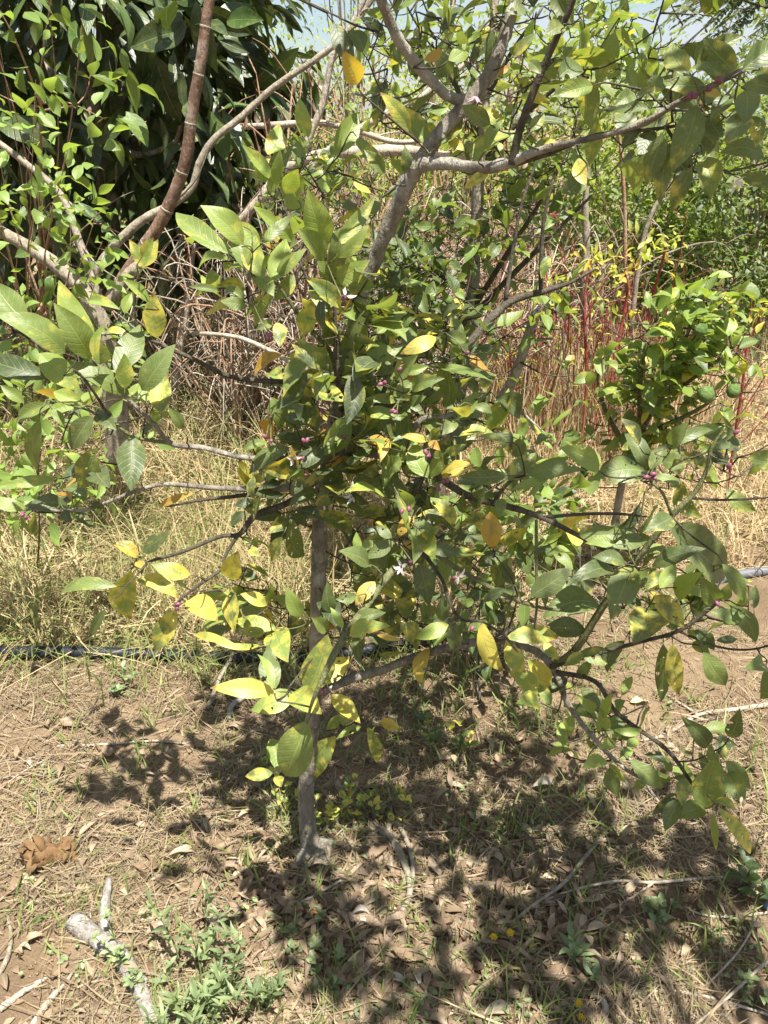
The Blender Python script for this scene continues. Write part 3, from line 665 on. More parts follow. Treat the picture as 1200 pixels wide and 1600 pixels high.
# ---- the leaves between: x, y, spread x, spread y, distance from, to, how many, yellow, tone
CANOPY = [((.52, .78, 2.5), (.5, .3, .16), 72), ((.1, 1.3, 2.6), (.3, .25, .15), 40), ((.85, 1.15, 2.3), (.25, .25, .2), 40)]   # the crown goes on above the frame
FILL = [(560, 960, 90, 45, 1.2, 1.36, 24, .12, .35), (650, 970, 60, 40, 1.15, 1.3, 14, .15, .4), (400, 920, 60, 40, 1.2, 1.3, 14, .3, .5), (535, 590, 55, 80, 1.16, 1.28, 30, .18, .3), (620, 690, 90, 60, 1.14, 1.26, 32, .18, .25), (490, 740, 60, 55, 1.16, 1.28, 24, .2, .3), (650, 830, 90, 55, 1.12, 1.26, 28, .2, .35), (700, 560, 80, 60, 1.2, 1.4, 30, .15, .3), (570, 480, 50, 60, 1.18, 1.3, 18, .2, .4), (150, 620, 95, 70, 1.18, 1.42, 22, .2, .6), (90, 780, 60, 25, 1.2, 1.4, 7, .1, .3), (390, 420, 80, 60, 1.28, 1.5, 34, .25, .8), (545, 420, 55, 70, 1.3, 1.5, 20, .3, .6), (430, 270, 45, 35, 1.45, 1.6, 9, .2, .8),
        (510, 270, 60, 45, 1.4, 1.6, 16, .15, .5), (600, 600, 80, 70, 1.28, 1.5, 44, .22, .35), (480, 620, 70, 60, 1.3, 1.5, 18, .25, .4), (460, 780, 80, 55, 1.28, 1.5, 26, .12, .15), (640, 760, 80, 70, 1.22, 1.48, 34, .2, .3),
        (720, 620, 70, 60, 1.3, 1.55, 22, .15, .4), (790, 740, 70, 35, 1.2, 1.45, 16, .15, .4), (600, 900, 80, 55, 1.15, 1.4, 20, .12, .3), (760, 880, 80, 55, 1.18, 1.42, 20, .1, .3), (940, 880, 90, 60, 1.12, 1.35, 26, .12, .25),
        (1080, 940, 80, 60, 1.08, 1.3, 24, .14, .4), (1060, 720, 60, 50, 1.12, 1.3, 14, .1, .4), (1130, 720, 50, 60, 1.12, 1.3, 10, .05, .3), (930, 1120, 55, 45, 1.12, 1.3, 14, .15, .7), (1080, 1200, 55, 50, 1.08, 1.25, 12, .12, .35), (390, 960, 80, 45, 1.2, 1.4, 14, .15, .3),
        (720, 60, 130, 80, 1.25, 1.6, 36, .15, .35), (620, 180, 80, 60, 1.25, 1.5, 10, .2, .4), (880, 110, 70, 80, 1.15, 1.4, 20, .15, .4), (760, 230, 90, 40, 1.25, 1.5, 14, .2, .35), (1090, 160, 80, 60, 1.05, 1.25, 20, .12, .2), (1010, 90, 60, 50, 1.15, 1.4, 10, .2, .7), (1060, 260, 60, 40, 1.08, 1.2, 8, .2, .2),
        (720, -140, 260, 90, 1.1, 1.6, 110, .15, .35), (1080, -110, 140, 80, 1.0, 1.3, 40, .15, .35)]
fb, fd, fn, fl, fw, ft = [], [], [], [], [], []
for cx, cy, sx_, sy_, Y0, Y1, cnt, yl, tn in FILL:
    for _ in range(cnt):
        b = P(cx + rng.normal(0, sx_ * .62), cy + rng.normal(0, sy_ * .62), rng.uniform(Y0, Y1) + (.05 if 430 < cx < 760 and 450 < cy < 900 else .11))
        j = int(np.argmin(np.linalg.norm(skel[:, :3] - b, axis=1)))
        away = norm(b - skel[j, :3])
        d = norm(away * .6 + rng.normal(0, .55, 3) + np.array([0, -.12, -.12]))
        n = norm(np.array([0, -.25, 1.0]) + rng.normal(0, .45, 3))
        L = rng.uniform(.042, .092)
        fb.append(b); fd.append(d); fn.append(n); fl.append(L); fw.append(L * rng.uniform(.4, .55))
        y = min(1, max(0, rng.normal(yl + .03, .16))) if rng.random() > .08 else rng.uniform(.6, 1)
        ft.append((y, min(1, max(0, rng.normal(tn, .27))), rng.random(), rng.choice([0, .4, .9]) if y > .6 else 0))
for c_, r_, cnt in CANOPY:
    for _ in range(cnt):
        b = np.array(c_) + rng.normal(0, 1, 3) * np.array(r_) * .6
        if depth(b) > 0 and proj(b)[1][0] > -190: continue
        L = rng.uniform(.06, .11)
        fb.append(b); fd.append(norm(rng.normal(0, .6, 3) + np.array([0, 0, -.2]))); fn.append(norm(np.array([0, 0, 1.0]) + rng.normal(0, .4, 3)))
        fl.append(L); fw.append(L * .5); ft.append((abs(rng.normal(.15, .15)), rng.uniform(.1, .6), rng.random(), 0))
fb, fd, fn, fl, fw, ft = map(np.array, (fb, fd, fn, fl, fw, ft))

mats = [M['lemon_leaf'], M['twig_green'], M['twig_dark']]
grown = skel


def clumps_of(pts, reach):
    lab = list(range(len(pts)))
    for i in range(len(pts)):
        for j in range(i):
            if np.linalg.norm(pts[i] - pts[j]) < reach and lab[i] != lab[j]:
                a, b = lab[i], lab[j]; lab = [b if q == a else q for q in lab]
    return np.array(lab)


sprays = []
for ci in range(len(SPRAYS)):
    ix = np.where(hc == ci)[0]
    if not len(ix): continue
    lb = clumps_of(hb[ix] + hd[ix] * hl[ix, None] * .3, .062)
    big = max(set(lb), key=lambda q: (lb == q).sum())
    for q in sorted(set(lb)):
        g = ix[lb == q]
        if len(g) >= 3: sprays.append((g, SPRAYS[ci][2] if q == big else None))
        else: hc[g] = -1
sel = hc == -1
mb = MB()
leaves(mb, hb[sel], hd[sel], hn[sel], hl[sel], hw[sel], ha[sel], np.abs(rng.normal(.24, .15, sel.sum())), ht[sel], rows=13, cols=7, wave=.06, serr=.012, calm=.75)
leaves(mb, fb, fd, fn, fl, fw, None, None, ft, rows=10, cols=5, wave=.06, serr=.01)
sk = grow_twigs(mb, grown, np.vstack([hb[sel], fb]), np.vstack([hd[sel], fd]), 2)
grown = np.column_stack([sk, np.zeros(len(sk))])
mb.build('crown', mats, lemon)
for g, lab in sprays:
    mb = MB()
    leaves(mb, hb[g], hd[g], hn[g], hl[g], hw[g], ha[g], np.abs(rng.normal(.24, .15, len(g))), ht[g], rows=13, cols=7, wave=.06, serr=.012, calm=.75)
    sk = grow_twigs(mb, grown, hb[g], hd[g], 1)
    grown = np.column_stack([sk, np.zeros(len(sk))])
    o = mb.build('leaf_spray', mats, lemon)
    if lab: o['label'] = lab


# ---- flowers and buds
def petal_set(mb, c, axis, r, n=5, spread=None, mat=0):
    spread = rng.uniform(.25, 1.1) if spread is None else spread; n = int(rng.integers(4, 6))
    axis = norm(axis); s = norm(np.cross(axis, [.2, .3, .95])); t = np.cross(axis, s)
    for i in range(n):
        a = 2 * math.pi * i / n + rng.normal(0, .15)
        o = np.cos(a) * s + np.sin(a) * t
        d = norm(o * spread + axis * rng.uniform(.1, .5))
        leaves(mb, c + o * .0015, d, axis - o * .2, r * rng.uniform(.85, 1.1), r * .40, rng.uniform(-.22, .12), .35, None, 7, 3, mat, -.1, .06)


def flower(px, py, Y, facing=(0, -.5, .3), size=.0145):
    c = P(px, py, Y); ax = norm(np.array(facing, float) + rng.normal(0, .25, 3))
    mb = MB(); petal_set(mb, c, ax, size)
    f = mb.build('flower', M['petal'], lemon)
    mb = MB()
    for i in range(9):
        d = norm(ax + rng.normal(0, .22, 3)); tube(mb, [c, c + d * .006, c + d * .0095], [.0007, .0006, .0011], 4, 2, tint=(0, 0, 0, 0))
    ball(mb, c + ax * .005, (.0016, .0016, .004), 8, 5, axis=ax)
    st = mb.build('stamens', M['stamen'])
    st.parent = f


def bud(px, py, Y, r=.0036):
    c = P(px + rng.normal(0, 1), py + rng.normal(0, 1), Y); ax = norm(np.array([0, -.2, .4]) + rng.normal(0, .6, 3))
    mb = MB(); ball(mb, c, (r, r, r * 1.45), 10, 8, axis=ax, bump=.03)
    j = int(np.argmin(np.linalg.norm(grown[:, :3] - c, axis=1)))
    tube(mb, [grown[j, :3], (grown[j, :3] + c) / 2 + rng.normal(0, .002, 3), c - ax * r], [.001, .0009, .0015], 5, 3, 1)
    mb.build('flower_bud', [M['bud'], M['twig_green']], lemon)


def near_Y(px, py):
    dd = np.hypot(sx - px, sy - py)
    return float(np.mean(skel[np.argsort(dd)[:3], 1])) - (.10 if 400 < px < 760 and 430 < py < 900 else .035)


for px, py, f in [(540, 462, (.6, -.35, .6)), (627, 886, (-.1, -.7, -.3)), (716, 900, (.3, -.8, .1)), (514, 1076, (.6, -.2, .3)), (456, 716, (0, -.7, .3)), (550, 776, (0, -.6, .2)), (744, 150, (.2, .1, -.9)), (1146, 287, (0, -.6, -.5))]:
    flower(px, py, near_Y(px, py) - .015, f)
for px, py in [(36, 803), (42, 809), (278, 943), (276, 951), (423, 524), (419, 528), (510, 632), (504, 640), (514, 627), (625, 577), (596, 599), (602, 596), (415, 684), (422, 688), (475, 690), (480, 686), (665, 707), (668, 712), (685, 763), (695, 753), (699, 751),
               (640, 796), (628, 797), (641, 877), (710, 902), (1012, 746), (1020, 741), (1022, 748), (1120, 942), (737, 982), (613, 642), (617, 645), (730, 552), (1140, 727), (1150, 676), (1078, 151), (1084, 148), (1108, 138), (1120, 127), (1126, 124), (498, 1081), (505, 1083), (536, 466), (470, 718), (478, 742), (535, 683)]:
    bud(px, py, near_Y(px, py) - .012)

# ================================================================== OTHER PLANTS
def wpts(L_):
    return [P(x, y, Y) for x, y, Y, r in L_], [r * depth(P(x, y, Y)) / F for x, y, Y, r in L_]


def single_branch(name, label, cat, pts, mat, group=None, sides=8, rough=.06, twigs=0):
    """one bare branch or stem of its own"""
    p3, rd = wpts(pts)
    mb = MB(); pos, rr = tube(mb, p3, rd, sides, 7, rough=rough)
    for _ in range(twigs):
        i = rng.integers(len(pos) // 4, len(pos)); ln = rng.uniform(.08, .35)
        d = norm(norm(pos[min(i + 1, len(pos) - 1)] - pos[i - 1]) + rng.normal(0, .7, 3))
        a = pos[i]
        tube(mb, [a, a + d * ln * .5 + rng.normal(0, .02, 3), a + d * ln + rng.normal(0, .04, 3)], [min(rr[i] * .5, .006), .003, .0012], 5, 4)
    o = mb.build(name, mat, loc=p3[0])
    return tag(o, label, cat, group)


def ellipsoid(n, shell=.55):
    d = norm(rng.normal(0, 1, (n, 3))); r = rng.uniform(shell ** 3, 1, (n, 1)) ** (1 / 3)
    return d * r


def bush(name, label, cat, c, rad, n, L, mat, bark, base=None, clumps=40, spread=.14, wl=.42, droop=.3, stems=7, stem_r=.02, tone=(.4, .25), yel=(.03, .06), group=None, rows=5, cols=3, trunk_name='trunk', shell=.45, whorl=False, up=.8, flat=None, rnd=.6):
    """a plant of its own: limbs and a crown of single leaves gathered in uneven clumps"""
    c = np.array(c, float); rad = np.array(rad, float)
    if base is None:
        base = np.array([c[0], c[1], float(H(c[0], c[1]))])
    t = tag(empty(name, base), label, cat, group)
    K = c + ellipsoid(clumps, shell) * rad
    K[:, 2] = np.maximum(K[:, 2], H(K[:, 0], K[:, 1]) + .05)
    mb = MB()
    top = c + np.array([0, 0, -.2 * rad[2]])
    if stems:
        tube(mb, [base + np.array([0, 0, -.03]), (base + top) / 2 + rng.normal(0, .06, 3) * np.array([1, 1, .2]), top], [stem_r * 1.4, stem_r, stem_r * .6], 8, 5, rough=.06)
        for i in range(min(stems, clumps)):
            st = base + (top - base) * rng.uniform(.25, 1)
            mid = (st + K[i]) / 2 + rng.normal(0, .08, 3) * rad
            tube(mb, [st, mid, K[i]], [stem_r * .6, stem_r * .35, stem_r * .12], 6, 5, rough=.05)
        mb.build(trunk_name, bark, t)
    wgt = rng.uniform(.3, 1.7, clumps); ci = rng.choice(clumps, n, p=wgt / wgt.sum())
    off = rng.normal(0, 1, (n, 3)) * spread * rng.uniform(.5, 1.2, (clumps, 1))[ci]
    B = K[ci] + off
    keep = B[:, 2] > H(B[:, 0], B[:, 1]) + .02
    B, ci, off = B[keep], ci[keep], off[keep]; n = len(B)
    out = norm(B - c)
    D = norm(out * .5 + norm(off) * (.9 if not whorl else .45) + rng.normal(0, rnd * .6, (n, 3)) + np.array([0, 0, -droop]))
    N = norm(np.array([0, 0, up]) + out * .5 + rng.normal(0, rnd * .6, (n, 3)))
    LL = L * rng.uniform(.5, 1.3, n)
    tn = np.clip(rng.normal(tone[0], tone[1], n) + rng.normal(0, .2, clumps)[ci], 0, 1)
    ti = np.column_stack([np.clip(np.abs(rng.normal(yel[0], yel[1], n)), 0, 1), tn, rng.random(n), np.zeros(n)])
    mb = MB(); leaves(mb, B, D, N, LL, LL * wl * rng.uniform(.85, 1.15, n), None, None, ti, rows=rows, cols=cols, wave=.05 if rows > 5 else 0)
    mb.build('crown', mat, t)
    return t


# ---- avocado tree with dark hanging leaves
bush('avocado_tree', 'large avocado tree with glossy dark hanging leaves behind the bare grey branches', 'avocado tree', P(150, 60, 4.7), (1.15, .75, 1.45), 2000, .255, M['avocado_leaf'], M['grey_bark'], base=G(150, 545), clumps=150, spread=.14, wl=.36, droop=.75, stems=26, stem_r=.05, tone=(.25, .25), yel=(.02, .03), rows=8, cols=5, shell=.3, whorl=True, up=.45, rnd=.8)
bush('avocado_tree', 'shaded avocado tree standing further back, hidden deep behind the glossy one', 'avocado tree', P(110, 90, 6.2), (1.9, .7, 2.0), 2000, .22, M['avocado_leaf'], M['grey_bark'], base=G(100, 480), clumps=150, spread=.2, wl=.32, droop=1.2, stems=12, stem_r=.06, tone=(.1, .15), yel=(.02, .03), rows=6, cols=3, shell=.2, up=.35)
bush('leafy_sapling', 'leafy sapling with soft mid green hanging leaves in front of the avocado tree', 'sapling', P(55, 60, 3.5), (.42, .28, .62), 110, .14, M['shrub_leaf'], M['dry_stem'], base=G(75, 640), clumps=34, spread=.09, wl=.45, droop=.8, stems=12, stem_r=.009, tone=(.2, .25), rows=7, cols=5)
bush('flowering_shrub', 'small thin twigged shrub with round light green leaves beside the thick grey leaning limb', 'shrub', P(62, 350, 2.7), (.29, .2, .46), 240, .058, M['shrub_leaf'], M['dry_stem'], base=G(50, 760), clumps=30, spread=.05, wl=.62, droop=.1, stems=18, stem_r=.008, tone=(.65, .25), rows=6, cols=5)
bush('young_shrub', 'low bright green shrub with crumpled young leaves behind the lemon leaves', 'shrub', P(55, 690, 2.15), (.28, .2, .24), 260, .06, M['shrub_leaf'], M['twig_green'], base=G(55, 880), clumps=28, spread=.06, wl=.5, droop=.2, stems=12, stem_r=.003, tone=(.8, .2), rows=6, cols=5)
bush('creeping_shrub', 'creeping green shrub under the thick grey leaning limb', 'shrub', P(75, 545, 3.0), (.4, .3, .16), 320, .055, M['shrub_leaf'], M['twig_green'], clumps=30, spread=.07, wl=.5, droop=.2, stems=8, stem_r=.006, tone=(.6, .3), rows=5, cols=3)

# ---- bare branches between the avocado and the lemon tree
single_branch('leaning_limb', 'thick pale grey leaning limb low beside the thin twigged shrub', 'limb', [(-40, 345, 3.3, 9), (0, 362, 3.25, 9.5), (60, 395, 3.2, 10.5), (110, 432, 3.15, 12), (140, 470, 3.1, 14), (165, 530, 3.1, 16), (180, 640, 3.1, 18), (188, 740, 3.1, 20)], M['grey_bark'], sides=12)
single_branch('thin_branch', 'slender brown bare branch crossing the dark avocado leaves', 'branch', [(-20, 210, 3.3, 4.4), (40, 255, 3.25, 5), (95, 305, 3.2, 5.4), (125, 380, 3.15, 6), (150, 450, 3.1, 6.5), (165, 520, 3.1, 7)], M['grey_bark'], twigs=2)
single_branch('curved_branch', 'long curved grey bare branch sweeping up across to the sky', 'branch', [(135, 460, 3.4, 8), (165, 402, 3.4, 7.5), (215, 350, 3.4, 7), (270, 318, 3.42, 6.4), (300, 292, 3.44, 5.8), (312, 255, 3.45, 5.6), (334, 218, 3.46, 5.4), (372, 187, 3.48, 5.2), (430, 135, 3.5, 5), (490, 95, 3.5, 4.8), (545, 50, 3.5, 4.4), (590, -15, 3.5, 4), (620, -70, 3.5, 3.4)], M['grey_bark'], sides=10, twigs=3)
cane = [(168, 478, 3.0, 11), (200, 425, 2.98, 10.5), (240, 365, 2.96, 10), (268, 312, 2.95, 9.5), (290, 250, 2.94, 9.2), (301, 170, 2.93, 8.8), (314, 95, 2.92, 8.4), (324, 20, 2.92, 8), (340, -60, 2.92, 7.5)]
cn = single_branch('cane_stalk', 'tall reddish brown jointed cane leaning up beside the avocado tree', 'cane', cane, M['cane_bark'], sides=10, rough=.02)
p3, rd = wpts(cane)
cc = spline(np.column_stack([p3, rd]), 7)
for i in range(5, len(cc) - 1, 7):
    mb = MB(); d = norm(cc[i + 1, :3] - cc[i, :3]); r = cc[i, 3]
    tube(mb, [cc[i, :3] - d * .006, cc[i, :3], cc[i, :3] + d * .006], [r * 1.0, r * 1.08, r * .99], 10, 2)
    o = mb.build('joint_ring', M['grey_bark']); o.parent = cn; o.data.transform(__import__('mathutils').Matrix.Translation(-cn.location))
single_branch('dead_branch', 'pale cream bare branch running level behind the lemon leaves', 'branch', [(330, 385, 3.6, 6), (400, 318, 3.6, 8), (445, 265, 3.6, 9), (500, 243, 3.6, 9.5), (560, 237, 3.6, 9), (640, 236, 3.6, 8), (700, 244, 3.62, 7), (760, 240, 3.65, 5)], M['pale_bark'], twigs=6)
single_branch('dead_branch', 'thin whitish bare branch above the level cream branch', 'branch', [(380, 198, 3.9, 4), (440, 195, 3.9, 5), (500, 192, 3.9, 5), (560, 205, 3.9, 4.5), (620, 222, 3.9, 4), (690, 215, 3.9, 3)], M['pale_bark'], twigs=5)
single_branch('dead_branch', 'forked pale dead branch rising among the dry brown stems', 'branch', [(455, 320, 3.8, 6), (478, 230, 3.8, 6), (505, 160, 3.8, 5), (520, 90, 3.8, 4.5), (560, 20, 3.8, 4), (585, -40, 3.8, 3)], M['pale_bark'], twigs=8)
single_branch('dead_branch', 'bleached branch slanting up behind the lemon trunk', 'branch', [(440, 310, 3.5, 7), (520, 230, 3.5, 6), (600, 180, 3.5, 6), (660, 150, 3.5, 5), (740, 90, 3.5, 4.5), (800, 45, 3.5, 4)], M['pale_bark'], twigs=7)
single_branch('dead_branch', 'low bleached branch lying level above the pale log', 'branch', [(300, 520, 3.2, 3), (370, 527, 3.1, 3.4), (430, 552, 3.0, 3.8), (480, 577, 2.95, 4), (560, 560, 2.95, 3.4), (640, 575, 2.95, 3)], M['pale_bark'], twigs=4)
single_branch('dead_branch', 'thick reddish grey branch low between the cane and the pale log', 'branch', [(165, 480, 2.95, 11), (190, 445, 2.95, 10), (215, 415, 2.96, 9), (235, 405, 2.98, 7)], M['grey_bark'])
single_branch('dead_snag', 'bleached upright dead snag with split bark behind the dry grass', 'snag', [(272, 640, 4.4, 10), (278, 580, 4.4, 9), (284, 530, 4.4, 8), (291, 480, 4.4, 7), (297, 440, 4.4, 5), (304, 380, 4.4, 2.5)], M['pale_bark'], sides=10)
for (a, b, rr, lab) in [((335, 562), (400, 508), 13, 'thick pale bare log lying in the dry grass'), ((365, 572), (425, 525), 10, 'thinner pale log lying beside the thick one')]:
    g0, g1 = G(*a), G(*b); rr = rr * depth(g0) / F
    g0[2] += rr * .8; g1[2] += rr * .8 + .25
    mb = MB(); tube(mb, [g0 - (g1 - g0) * .2, g0, (g0 + g1) / 2 + np.array([.01, 0, .01]), g1, g1 + (g1 - g0) * .4], [rr * 1.05, rr, rr * .95, rr * .9, rr * .7], 12, 5, rough=.05)
    tag(mb.build('fallen_log', M['pale_bark'], loc=g0), lab, 'log')
single_branch('bare_sapling', 'thin purplish bare stem standing upright by the light hedge', 'stem', [(992, 560, 4.2, 3.6), (978, 430, 4.2, 3.4), (976, 330, 4.2, 3), (970, 235, 4.2, 2.6), (962, 180, 4.2, 1.4)], M['dry_stem'], twigs=3)
single_branch('bare_sapling', 'grey bare stem leaning above the red stems', 'stem', [(985, 520, 4.0, 4), (1000, 400, 4.0, 3.7), (1020, 330, 4.0, 3.2), (1048, 290, 4.0, 2.6), (1085, 240, 4.0, 1.4)], M['grey_bark'], twigs=4)
single_branch('bare_sapling', 'stout grey upright stem behind the thin citrus twigs', 'stem', [(915, 560, 4.4, 7), (912, 450, 4.4, 6.5), (916, 380, 4.4, 6), (914, 325, 4.4, 5), (920, 250, 4.4, 3), (930, 180, 4.4, 1.5)], M['grey_bark'])
single_branch('dead_stick', 'pale grey dead stick leaning in front of the red stems', 'stick', [(766, 672, 2.6, 9), (785, 625, 2.55, 9), (805, 585, 2.5, 8.5), (825, 525, 2.45, 8), (840, 478, 2.4, 6)], M['driftwood'], twigs=3)

# ---- dry upright stems in the brush: one of each kind, then copies
def stem_mesh(name, mat, h, r, bend, side=3, ntw=4, leaf=None):
    mb = MB()
    pts = [np.array([0, 0, -.03])]
    for i in range(1, 5): pts.append(np.array([bend * (i / 4) ** 1.6 + rng.normal(0, .02 * h), rng.normal(0, .03 * h), h * i / 4]))
    pos, rr = tube(mb, pts, np.linspace(r, r * .35, 5), 6, 5, rough=.05)
    for _ in range(ntw):
        i = rng.integers(len(pos) // 3, len(pos)); d = norm(np.array([rng.normal(0, .7), rng.normal(0, .7), .6])); ln = rng.uniform(.06, .3)
        tube(mb, [pos[i], pos[i] + d * ln * .6 + rng.normal(0, .015, 3), pos[i] + d * ln + np.array([0, 0, -.03])], [r * .4, r * .3, r * .12], 4, 4)
    return mb, pos


dry = []
for i in range(5):
    mb, pos = stem_mesh('d', M['dry_stem'], rng.uniform(1.5, 2.3), .011, rng.normal(0, .25), ntw=9)
    k = rng.integers(6, len(pos), 26)
    leaves(mb, pos[k] + rng.normal(0, .04, (26, 3)), norm(np.array([0, 0, -1.0]) + rng.normal(0, .35, (26, 3))), rng.normal(0, 1, (26, 3)), rng.uniform(.04, .09, 26), .02, .15, .5, np.column_stack([rng.random(26), np.zeros((26, 3))]), 5, 3, 1)
    dry.append(mb.mesh('dry_stem', [M['dry_stem'], M['dead_leaf']]))
for i in range(46):
    px = rng.uniform(385, 760) if i < 36 else rng.uniform(700, 900)
    Y = rng.uniform(3.9, 5.6); b = P(px, 300, Y); z = float(H(b[0], Y))
    o = bpy.data.objects.new('dry_stalk', dry[i % 5]); COL.objects.link(o); o.location = (b[0], Y, z)
    o.rotation_euler = (rng.normal(0, .09), rng.normal(0, .12), rng.uniform(0, 6.28)); s_ = rng.uniform(.7, 1.1); o.scale = (s_, s_, s_)
    tag(o, 'tall thin reddish brown dry stem with shrivelled leaves in the dead brush', 'dry stalk', 'dry stems standing in the dead brush')
# tangled bare shrubs in the brush
for px, py, Y, lab in [(450, 300, 4.3, 'tangled bare brown shrub beside the avocado tree'), (590, 330, 4.5, 'tangled bare shrub with pale arching twigs behind the lemon trunk'), (700, 420, 4.2, 'low tangle of bleached twigs behind the second lemon tree'), (840, 420, 4.6, 'low tangle of straw coloured twigs behind the red stems'), (370, 450, 3.9, 'low grey tangle of dead twigs above the pale logs'), (520, 440, 3.7, 'brown tangle of dead twigs behind the crown of the yellowing lemon tree')]:
    b = P(px, py, Y); g = np.array([b[0], Y, float(H(b[0], Y))]); mb = MB()
    for _ in range(84):
        a = rng.uniform(0, 6.28); ln = rng.uniform(.4, 1.5); out = rng.uniform(.15, .55)
        e = g + np.array([math.cos(a) * ln * out * 1.2, math.sin(a) * ln * out, ln * (1 - out * .6)])
        m_ = (g + e) / 2 + np.array([0, 0, .25 * ln * out]) + rng.normal(0, .06, 3)
        pos, rr = tube(mb, [g + rng.normal(0, .05, 3) * np.array([1, 1, 0]), m_, e, e + np.array([math.cos(a) * .2, math.sin(a) * .2, -.1 - .2 * out])], [.006, .005, .0035, .0015], 5, 5, mat=int(rng.integers(0, 3)), rough=.05)
        for _ in range(3):
            i = rng.integers(4, len(pos)); d = rng.normal(0, .14, 3)
            tube(mb, [pos[i], pos[i] + d * .6 + np.array([0, 0, .02]), pos[i] + d], [.003, .002, .001], 4, 3, mat=int(rng.integers(0, 3)))
    tag(mb.build('bare_shrub', [M['dry_stem'], M['pale_bark'], M['grey_bark']], loc=g), lab, 'shrub')

# ---- red stemmed plants
red = []
for i in range(9):
    mb, pos = stem_mesh('r', M['red_bark'], rng.uniform(.6, 1.15), .0048, rng.normal(0, .16), ntw=int(rng.integers(1, 5)))
    n = rng.integers(1, 5); k = rng.integers(len(pos) // 2, len(pos), n)
    leaves(mb, pos[k], norm(rng.normal(0, 1, (n, 3)) + np.array([0, 0, .2])), rng.normal(0, .5, (n, 3)) + np.array([0, 0, 1]), rng.uniform(.05, .09, n), .02, .1, .3, np.column_stack([rng.uniform(.1, .8, n), np.full(n, .6), rng.random(n), np.zeros(n)]), 5, 3, 1)
    red.append(mb.mesh('red_stem', [M['red_bark'], M['yellow_hedge_leaf']]))
for i in range(150):
    if i < 130: px, py = rng.uniform(775, 1010), rng.uniform(640, 735)
    else: px, py = rng.uniform(1020, 1230), rng.uniform(640, 720)
    g = G(px, py)
    o = bpy.data.objects.new('red_shoot', red[i % 9]); COL.objects.link(o); o.location = g
    o.rotation_euler = (rng.normal(0, .07), rng.normal(.0 if i < 130 else .3, .09), rng.uniform(0, 6.28) if i < 130 else rng.normal(0, .3)); s_ = rng.uniform(.6, 1.1); o.scale = (s_, s_, s_)
    tag(o, 'thin upright red stem standing in the tall dry grass' if i < 130 else 'thin red stem leaning in the dry grass by the small citrus bush', 'red shoot', 'red stems in the dry grass' if i < 130 else 'leaning red stems by the citrus bush')
for pts, lab in [([(982, 740, 3.6, 4), (990, 600, 3.5, 4), (1010, 480, 3.5, 4), (1030, 400, 3.5, 4), (1034, 375, 3.5, 3)], 'tallest red stem with a tuft of yellow leaves and withered flowers'),
                 ([(905, 740, 3.6, 4), (912, 600, 3.6, 4), (918, 470, 3.6, 4), (925, 400, 3.6, 3)], 'red stem topped with pale yellow leaves beside the stout grey stem'),
                 ([(955, 740, 3.5, 4), (962, 600, 3.5, 4.2), (970, 470, 3.5, 4), (975, 420, 3.5, 3.4)], 'stout dark red stem with few leaves beside the tallest red one'),
                 ([(1155, 690, 3.2, 4), (1165, 600, 3.2, 4), (1180, 530, 3.2, 3.5), (1190, 490, 3.2, 2.5)], 'red stem with yellow tips rising behind the small limes')]:
    p3, rd = wpts(pts); rd = [q * .55 for q in rd]; p3[1:-1] = [q + rng.normal(0, .02, 3) for q in p3[1:-1]]; g = p3[0].copy(); g[2] = float(H(g[0], g[1])); p3[0] = g
    t = tag(empty('red_stem_plant', g), lab, 'red stem plant'); mb = MB(); tube(mb, p3, rd, 8, 6, rough=.04); mb.build('stem', M['red_bark'], t)
    n = 22; mb = MB(); tp = p3[-1]
    leaves(mb, tp + rng.normal(0, .035, (n, 3)), norm(rng.normal(0, .7, (n, 3)) + np.array([0, 0, .1])), rng.normal(0, .5, (n, 3)) + np.array([0, 0, 1]), rng.uniform(.04, .075, n), .022, None, None, np.column_stack([rng.uniform(.25, .8, n), np.full(n, .9), rng.random(n), rng.choice([0, 0, .6], n)]), 6, 3)
    mb.build('foliage', M['yellow_hedge_leaf'], t)

